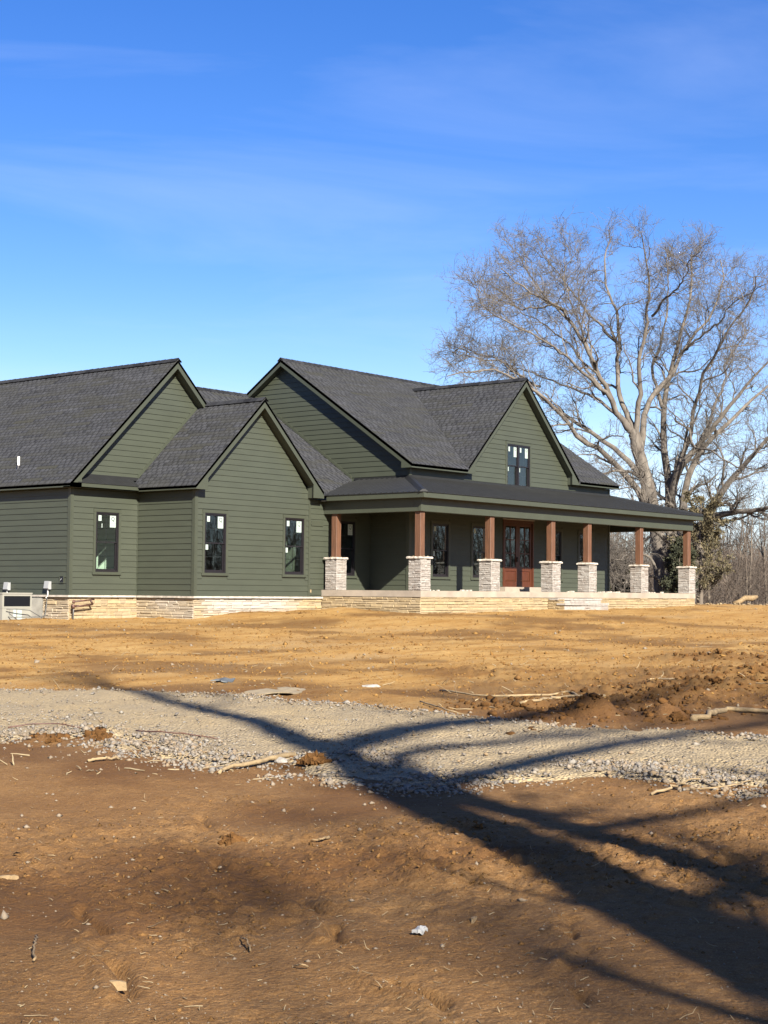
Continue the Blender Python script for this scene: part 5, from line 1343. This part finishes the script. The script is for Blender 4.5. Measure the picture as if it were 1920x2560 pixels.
# clods, crumbs and pebbles on the bare soil
x, y = view_pts(150000, 4.6, 60); D_0 = np.hypot(x-CAM[0], y-CAM[1]); r_ = rough_map(x, y); m_ = drive_mask(x, y)
k_ = (rngG.random(len(x)) < np.clip(r_*.42-.06, .02, 1)*np.clip(1.1-D_0/26, .35, 1)) & (m_ < -.02); x, y = x[k_], y[k_]; r_ = r_[k_]
D_ = np.hypot(x-CAM[0], y-CAM[1])
sz = np.clip(rngG.lognormal(math.log(.0055), .62, len(x)), .002, .032)*np.clip(.6+.5*r_, .5, 1.6)*np.clip(D_/13, .6, 1.25)
scatter('soil_clods', np.stack([x, y, ground_z(x, y)], 1), sz, M['clod'], 'octa', (.5, .9), .45, jitter=.4)['label'] = 'brown soil crumbs scattered over the bare ground'
n = 24000; az = HEAD+np.radians(rngG.uniform(-17.5, 17.5, n)); q = rngG.random(n); D_ = 1/(1/17.5+(1/64-1/17.5)*q**.75)
x, y = CAM[0]+D_*np.sin(az), CAM[1]+D_*np.cos(az); far_ = soil_attrs(x, y)[0]; k_ = (drive_mask(x, y) < -.05) & (far_ > .3) & ~((x > 5.6) & (y > -4.3)) & ~((x > -2.7) & (y > 0)); x, y, D_ = x[k_], y[k_], D_[k_]
sz = np.clip(rngG.lognormal(math.log(.0105), .55, len(x)), .004, .05)*np.clip(D_/26, .8, 1.4)
scatter('clay_crumbs', np.stack([x, y, ground_z(x, y)], 1), sz, M['clay_clod'], 'octa', (.4, .8), .4, jitter=.4)['label'] = 'orange clay crumbs all over the graded yard'
x, y = view_pts(3200, 5, 70); m_ = drive_mask(x, y); k_ = m_ < .0; x, y = x[k_], y[k_]; D_ = np.hypot(x-CAM[0], y-CAM[1])
sz = np.clip(rngG.lognormal(math.log(.0075), .55, len(x)), .003, .05)*np.clip(D_/13, .4, 2.4)
scatter('pebbles', np.stack([x, y, ground_z(x, y)], 1), sz, M['gravel'], 'octa', hue=np.full(len(x), .55), tone=rngG.uniform(.1, .7, len(x)))['label'] = 'small pale pebbles strewn over the bare soil'
# straw and splinters
def straws(n, d0, d1, lmin, lmax, w, p=1.0):
    x, y = view_pts(n, d0, d1, power=p); k_ = drive_mask(x, y) < .1; x, y = x[k_], y[k_]; n = len(x)
    L_ = np.clip(rngG.lognormal(math.log(lmin*1.35), .5, n), lmin*.6, lmax); a = rngG.uniform(0, 6.28, n); el = np.abs(rngG.normal(0, .35, n))
    K = 4; P = np.empty((n, K, 3)); d = np.stack([np.cos(a)*np.cos(el), np.sin(a)*np.cos(el), np.sin(el)], 1); P[:, 0] = np.stack([x, y, ground_z(x, y)+.004], 1)
    for k in range(1, K):
        d = d+rngG.normal(0, .22, (n, 3)); d[:, 2] = np.maximum(d[:, 2], -.05); d /= np.linalg.norm(d, axis=1, keepdims=True); P[:, k] = P[:, k-1]+d*(L_/(K-1))[:, None]
    P[..., 2] = np.maximum(P[..., 2], ground_z(P[..., 0], P[..., 1])+.003)
    Rr = (w*rngG.uniform(.6, 1.5, n))[:, None]*np.array([1, .9, .75, .5])[None]
    V, F = tubes(P, Rr, 4); return V, F, np.repeat(rngG.random(n), K*4)
parts = [straws(620, 4.6, 12, .018, .13, .0020), straws(420, 12, 45, .07, .35, .006)]
V, F = join([(a, b) for a, b, c in parts]); o = big_mesh('straw', V, F, M['straw'], tone=np.concatenate([c for a, b, c in parts])); o['kind'] = 'stuff'; o['label'] = 'pale straw and root splinters lying on the soil'

def on_ground(u, v):
    q = _f+_r*(u-960)/3908.8-_u*(v-1280)/3908.8; lo, hi = 2.0, 300.0
    for _ in range(50):
        m2 = (lo+hi)/2; p = CAM+q*m2
        if p[2] > float(surf_z(np.array([p[0]]), np.array([p[1]]))[0]): lo = m2
        else: hi = m2
    return CAM+q*lo
def stick(name, pix, r0, r1, label, cat, m=None, forks=(), lift=.012, group=None):
    pts = [on_ground(u, v)+np.array([0, 0, lift+(.02 if 0 < i < len(pix)-1 else 0)]) for i, (u, v) in enumerate(pix)]
    p = resample(pts, 14); p[1:-1] += rngG.normal(0, r0*.7, (12, 3))*np.array([1, 1, .4])
    r0, r1 = r0*.68, r1*.68
    rr = r0+(r1-r0)*np.linspace(0, 1, 14)+rngG.normal(0, r0*.07, 14)
    b = B().tube(list(p), list(np.maximum(rr, r0*.2)), 7)
    for f, (du, dv), l in forks:
        i = int(f*13); a = p[i]; e = on_ground(*du) if isinstance(du, tuple) else a
    o = b.build(name, m or M['wood_dry'], smooth=True); return tag(o, label, cat, group)
def stick2(*a, **k): return stick(*a, **k)
stick('root', [(1735, 1802), (1762, 1788), (1800, 1779), (1850, 1778), (1920, 1786), (1990, 1792)], .055, .035, 'thick pale root lying across the churned soil at the right edge', 'root')
stick('stick', [(1300, 1760), (1352, 1752), (1400, 1750), (1460, 1748), (1512, 1742)], .022, .034, 'long pale stick on the dark soil just beyond the drive', 'stick')
stick('stick', [(1100, 1728), (1190, 1745), (1290, 1750), (1390, 1742), (1425, 1732), (1445, 1745)], .018, .022, 'thin weathered vine curving behind the long pale stick', 'stick')
stick('stick', [(1050, 1756), (1095, 1772), (1125, 1785), (1170, 1790)], .014, .010, 'thin forked twig on the far edge of the drive', 'stick', M['wood_dry'])
stick('branch', [(548, 1936), (565, 1926), (600, 1922), (650, 1916), (690, 1900), (738, 1890)], .020, .034, 'broken pale branch at the near gravel edge below the trunk shadow', 'branch')
stick('stick', [(340, 1829), (400, 1838), (480, 1845), (545, 1850)], .010, .008, 'thin dark twig beside the clods on the drive edge', 'stick', M['brown_pipe'])
stick('stick', [(20, 1822), (80, 1818), (140, 1816), (200, 1822)], .010, .008, 'thin dark twig along the left end of the gravel edge', 'stick', M['brown_pipe'])
stick('stick', [(220, 1905), (260, 1903), (300, 1899)], .018, .014, 'short pale stick on the brown soil below the loose gravel', 'stick')
stick('branch', [(1628, 1990), (1680, 1978), (1720, 1962), (1765, 1948)], .016, .010, 'forked bare branch over the gravel edge at the right', 'branch')
stick('stick', [(1680, 1975), (1760, 1982), (1830, 1975), (1880, 1955)], .010, .007, 'thin crooked twig crossing the right gravel edge', 'stick')
stick('stick', [(1690, 1700), (1640, 1702), (1620, 1700)], .020, .016, 'pale stick on the far dark soil left of the soil heaps', 'stick')
stick('stick', [(780, 2105), (800, 2113), (822, 2098)], .006, .014, 'flat pale splinter standing on the smooth brown soil', 'stick', M['wood_pale'])
stick('stick', [(92, 2345), (86, 2375), (84, 2408)], .005, .008, 'slim pale root tip at the left of the foreground', 'stick', M['wood_pale'])
stick('stick', [(600, 2352), (618, 2366), (626, 2384)], .004, .006, 'small bent pale stem in the middle foreground', 'stick', M['wood_pale'])
stick('stick', [(735, 2422), (755, 2430), (770, 2424)], .004, .006, 'small forked pale stem in the lower middle foreground', 'stick', M['wood_pale'])
def chip(u, v, L_, w, h, label, ang, m='wood_pale'):
    p = on_ground(u, v); b = B(); n = 7; top = []; bot = []
    for i in range(n+1):
        t = i/n; x = (t-.5)*L_; ww = w*math.sin(math.pi*min(max(t, .08), .95))**.5
        for sg in (-1, 1): top.append((x+random.uniform(-.01, .01), sg*ww*random.uniform(.7, 1.1)/2, h*(.5+.5*math.sin(3*t))+random.uniform(0, h*.3))); bot.append((x, sg*ww/2, -.02))
    V_ = top+bot; k = 2*(n+1); F_ = []
    for i in range(n): F_ += [(2*i, 2*i+2, 2*i+3, 2*i+1), (k+2*i, k+2*i+1, k+2*i+3, k+2*i+2), (2*i, k+2*i, k+2*i+2, 2*i+2), (2*i+1, 2*i+3, k+2*i+3, k+2*i+1)]
    F_ += [(0, 1, k+1, k), (2*n, k+2*n, k+2*n+1, 2*n+1)]
    b.add(V_, F_, .9); o = b.build('wood_chip', M[m]); o.location = tuple(p); o.rotation_euler = (0, 0, ang)
    return tag(o, label, 'wood chip')
chip(285, 2462, .10, .022, .014, 'splintered pale wood chip in the bottom left foreground', -.9)
chip(12, 2196, .15, .035, .014, 'broad pale wood chip at the left edge of the foreground', -.4)
chip(1185, 2300, .07, .02, .012, 'small tan wood chip just below the trunk shadow', .4)
# churned soil heaps, lumps and stones
def lump(name, u, v, r, label, cat, m='clod', flat=.6, seed=0, sub=4, rough=.55, loc=None):
    bm = bmesh.new(); bmesh.ops.create_icosphere(bm, subdivisions=sub, radius=1.0); v_ = np.array([tuple(q.co) for q in bm.verts]); f = [[q.index for q in p.verts] for p in bm.faces]; bm.free()
    n = vnoise(v_[:, 0]*1.7+seed, v_[:, 1]*1.7+v_[:, 2]*2.1)+.55*vnoise(v_[:, 0]*4+seed, v_[:, 1]*4-v_[:, 2]*3)+.5*vnoise(v_[:, 0]*9+seed, v_[:, 1]*8+v_[:, 2]*9)+.35*vnoise(v_[:, 0]*19+seed, v_[:, 1]*17+v_[:, 2]*21)
    v_ = v_*(1+rough*n)[:, None]*np.array([1.25, .9, flat])*r
    p = on_ground(u, v) if loc is None else np.array(loc)
    o = mesh_obj(name, v_, f, M[m], tone=.45); o.location = (p[0], p[1], p[2]+r*flat*.02); o.rotation_euler = (0, 0, seed*1.3); return tag(o, label, cat)
def clod_cluster(u, v, r, n, label, flat=.55):
    """one knotted lump: many broken clods grown together"""
    p = on_ground(u, v); P_ = []; F_ = []; k = 0; bv, bf = ROCKV, ROCKF
    for i in range(n):
        a = rngG.uniform(0, 6.28); q = rngG.random()**.6; s_ = r*rngG.uniform(.10, .30)*(1.15-.5*q)
        c = np.array([math.cos(a)*q*r, math.sin(a)*q*r*.8, r*flat*(1-q)*rngG.uniform(.2, 1.0)])
        v_ = bv*(1+rngG.normal(0, .22, (len(bv), 1)))*rngG.uniform(.6, 1.2, 3)*s_
        t = rngG.uniform(0, 6.28); v_ = np.stack([v_[:, 0]*math.cos(t)-v_[:, 1]*math.sin(t), v_[:, 0]*math.sin(t)+v_[:, 1]*math.cos(t), v_[:, 2]], 1)+c
        P_.append(v_); F_ += [tuple(k+x for x in f) for f in bf]; k += len(bv)
    o = mesh_obj('soil_lump', np.concatenate(P_), F_, M['clod_dark'], tone=np.repeat(rngG.uniform(.0, .7, n), len(bv))); o.location = tuple(p); return tag(o, label, 'soil')
clod_cluster(580, 2106, .085, 110, 'rough dark soil lump alone on the smooth brown soil')
clod_cluster(785, 1905, .14, 120, 'dark soil clump at the near gravel edge beside the broken branch')
clod_cluster(255, 1847, .11, 100, 'brown soil clump on the loose gravel at the left')
clod_cluster(133, 1853, .07, 70, 'small orange soil clump on the left gravel edge')
clod_cluster(1195, 2070, .04, 20, 'small dark clod standing up on the edge of the trunk shadow', 1.3)
clod_cluster(1692, 1797, .12, 100, 'soil clod lying just left of the thick pale root')
# crumbled clods over the churned heaps
hp = []
for hx, hy, hr, hh in HEAPS:
    n = int(280*hr); hp.append(np.stack([rngG.normal(hx, hr*.75, n), rngG.normal(hy, hr*.75, n)], 1))
hp = np.concatenate(hp); hz = ground_z(hp[:, 0], hp[:, 1])
scatter('heap_clods', np.stack([hp[:, 0], hp[:, 1], hz], 1), np.clip(rngG.lognormal(math.log(.015), .6, len(hp)), .005, .055), M['clod_dark'], 'rock', (.5, .9), .35, jitter=.25, tone=rngG.uniform(0, .4, len(hp)))['label'] = 'broken clods on the churned dark soil heaps'  # low tones put shadow into the clod colour besides the damp
lump('rock', 928, 1717, .11, 'pale flat rock on the orange soil just beyond the drive', 'rock', 'rock', .32, 14, 2, .25)
lump('rock', 700, 1905, .05, 'small pale stone on the soil under the broken branch', 'rock', 'rock', .7, 16, 2, .25)
def sheet(name, u, v, sx, sy, m, label, cat, ang, seed, lift=.012, bumpy=.03):
    p = on_ground(u, v); n = 9; V_ = []; F_ = []
    for i in range(n):
        for j in range(n):
            a, b_ = i/(n-1)-.5, j/(n-1)-.5; rr = math.hypot(a, b_); q = 1+.35*float(vnoise(math.atan2(b_, a)*1.3+seed, seed))
            V_.append((a*sx*q, b_*sy*q, lift+bumpy*float(vnoise(a*4+seed, b_*4))*(1-rr)+bumpy*.6))
    for i in range(n-1):
        for j in range(n-1): F_.append((i*n+j, (i+1)*n+j, (i+1)*n+j+1, i*n+j+1))
    k = len(V_); V_ += [(x, y, z-.015) for x, y, z in V_]; F_ += [tuple(k+t for t in q[::-1]) for q in F_]
    edge = [i*n for i in range(n)]+[(n-1)*n+j for j in range(1, n)]+[i*n+n-1 for i in range(n-2, -1, -1)]+[j for j in range(n-2, 0, -1)]
    for a, b_ in zip(edge, edge[1:]+edge[:1]): F_.append((b_, a, k+a, k+b_))
    o = mesh_obj(name, V_, F_, M[m], tone=.5); o.location = tuple(p); o.rotation_euler = (0, 0, ang); return tag(o, label, cat)
sheet('concrete_spill', 690, 1728, .95, .6, 'spill', 'flat grey spill of dried concrete on the orange soil', 'concrete', .5, 2, -.02, .05)
sheet('tarp_scrap', 556, 1705, .42, .2, 'tarp', 'crumpled blue grey scrap of sheeting on the orange soil', 'scrap', .6, 3, .0, .05)
sheet('paper_scrap', 1050, 2336, .065, .04, 'paper', 'torn white scrap lying on the brown foreground soil', 'scrap', .3, 4, .012, .02)
lg = [ray_pt(1833, 1509, 79.5), ray_pt(1850, 1504, 79.5), ray_pt(1862, 1495, 79.7), ray_pt(1880, 1496, 79.8), ray_pt(1892, 1492, 80)]
b = B().tube(lg, [.10, .13, .14, .15, .10], 8); tag(b.build('fallen_log', M['wood_pale'], smooth=True), 'pale bent barkless log lying in front of the far brush', 'log')
# drifts of leaf litter where the woods begin
x = rngG.uniform(0, 1, 9000); az = HEAD+np.radians(rngG.uniform(4, 17, 9000)); D_ = rngG.uniform(66, 100, 9000)/np.cos(az-HEAD)
px, py = CAM[0]+D_*np.sin(az), CAM[1]+D_*np.cos(az)
k_ = (px > 24.5) | (py < -7); px, py = px[k_], py[k_]
scatter('leaf_litter', np.stack([px, py, ground_z(px, py)], 1), rngG.uniform(.03, .11, len(px)), M['straw'], 'octa', (.2, .6), .3, tone=rngG.uniform(0, .55, len(px)))['label'] = 'brown leaf litter at the edge of the woods'
# crumbs of mortar on the porch slab
b = B()
for xx in (7.2, 8.6, 15.1, 17.2, 17.5, 17.9, 18.3, 20.6, 21.1, 21.5):
    for _ in range(4):
        q = (xx+random.uniform(-.2, .2), YS+random.uniform(.15, .9)); s_ = random.uniform(.02, .07); b.box((q[0]-s_, q[1]-s_*.6, .231), (q[0]+s_, q[1]+s_*.6, .231+s_*.7), random.random())
o = b.build('mortar_crumbs', M['cap_stone']); o['kind'] = 'stuff'; o['label'] = 'pale mortar crumbs left on the porch slab'
bpy.context.view_layer.update()
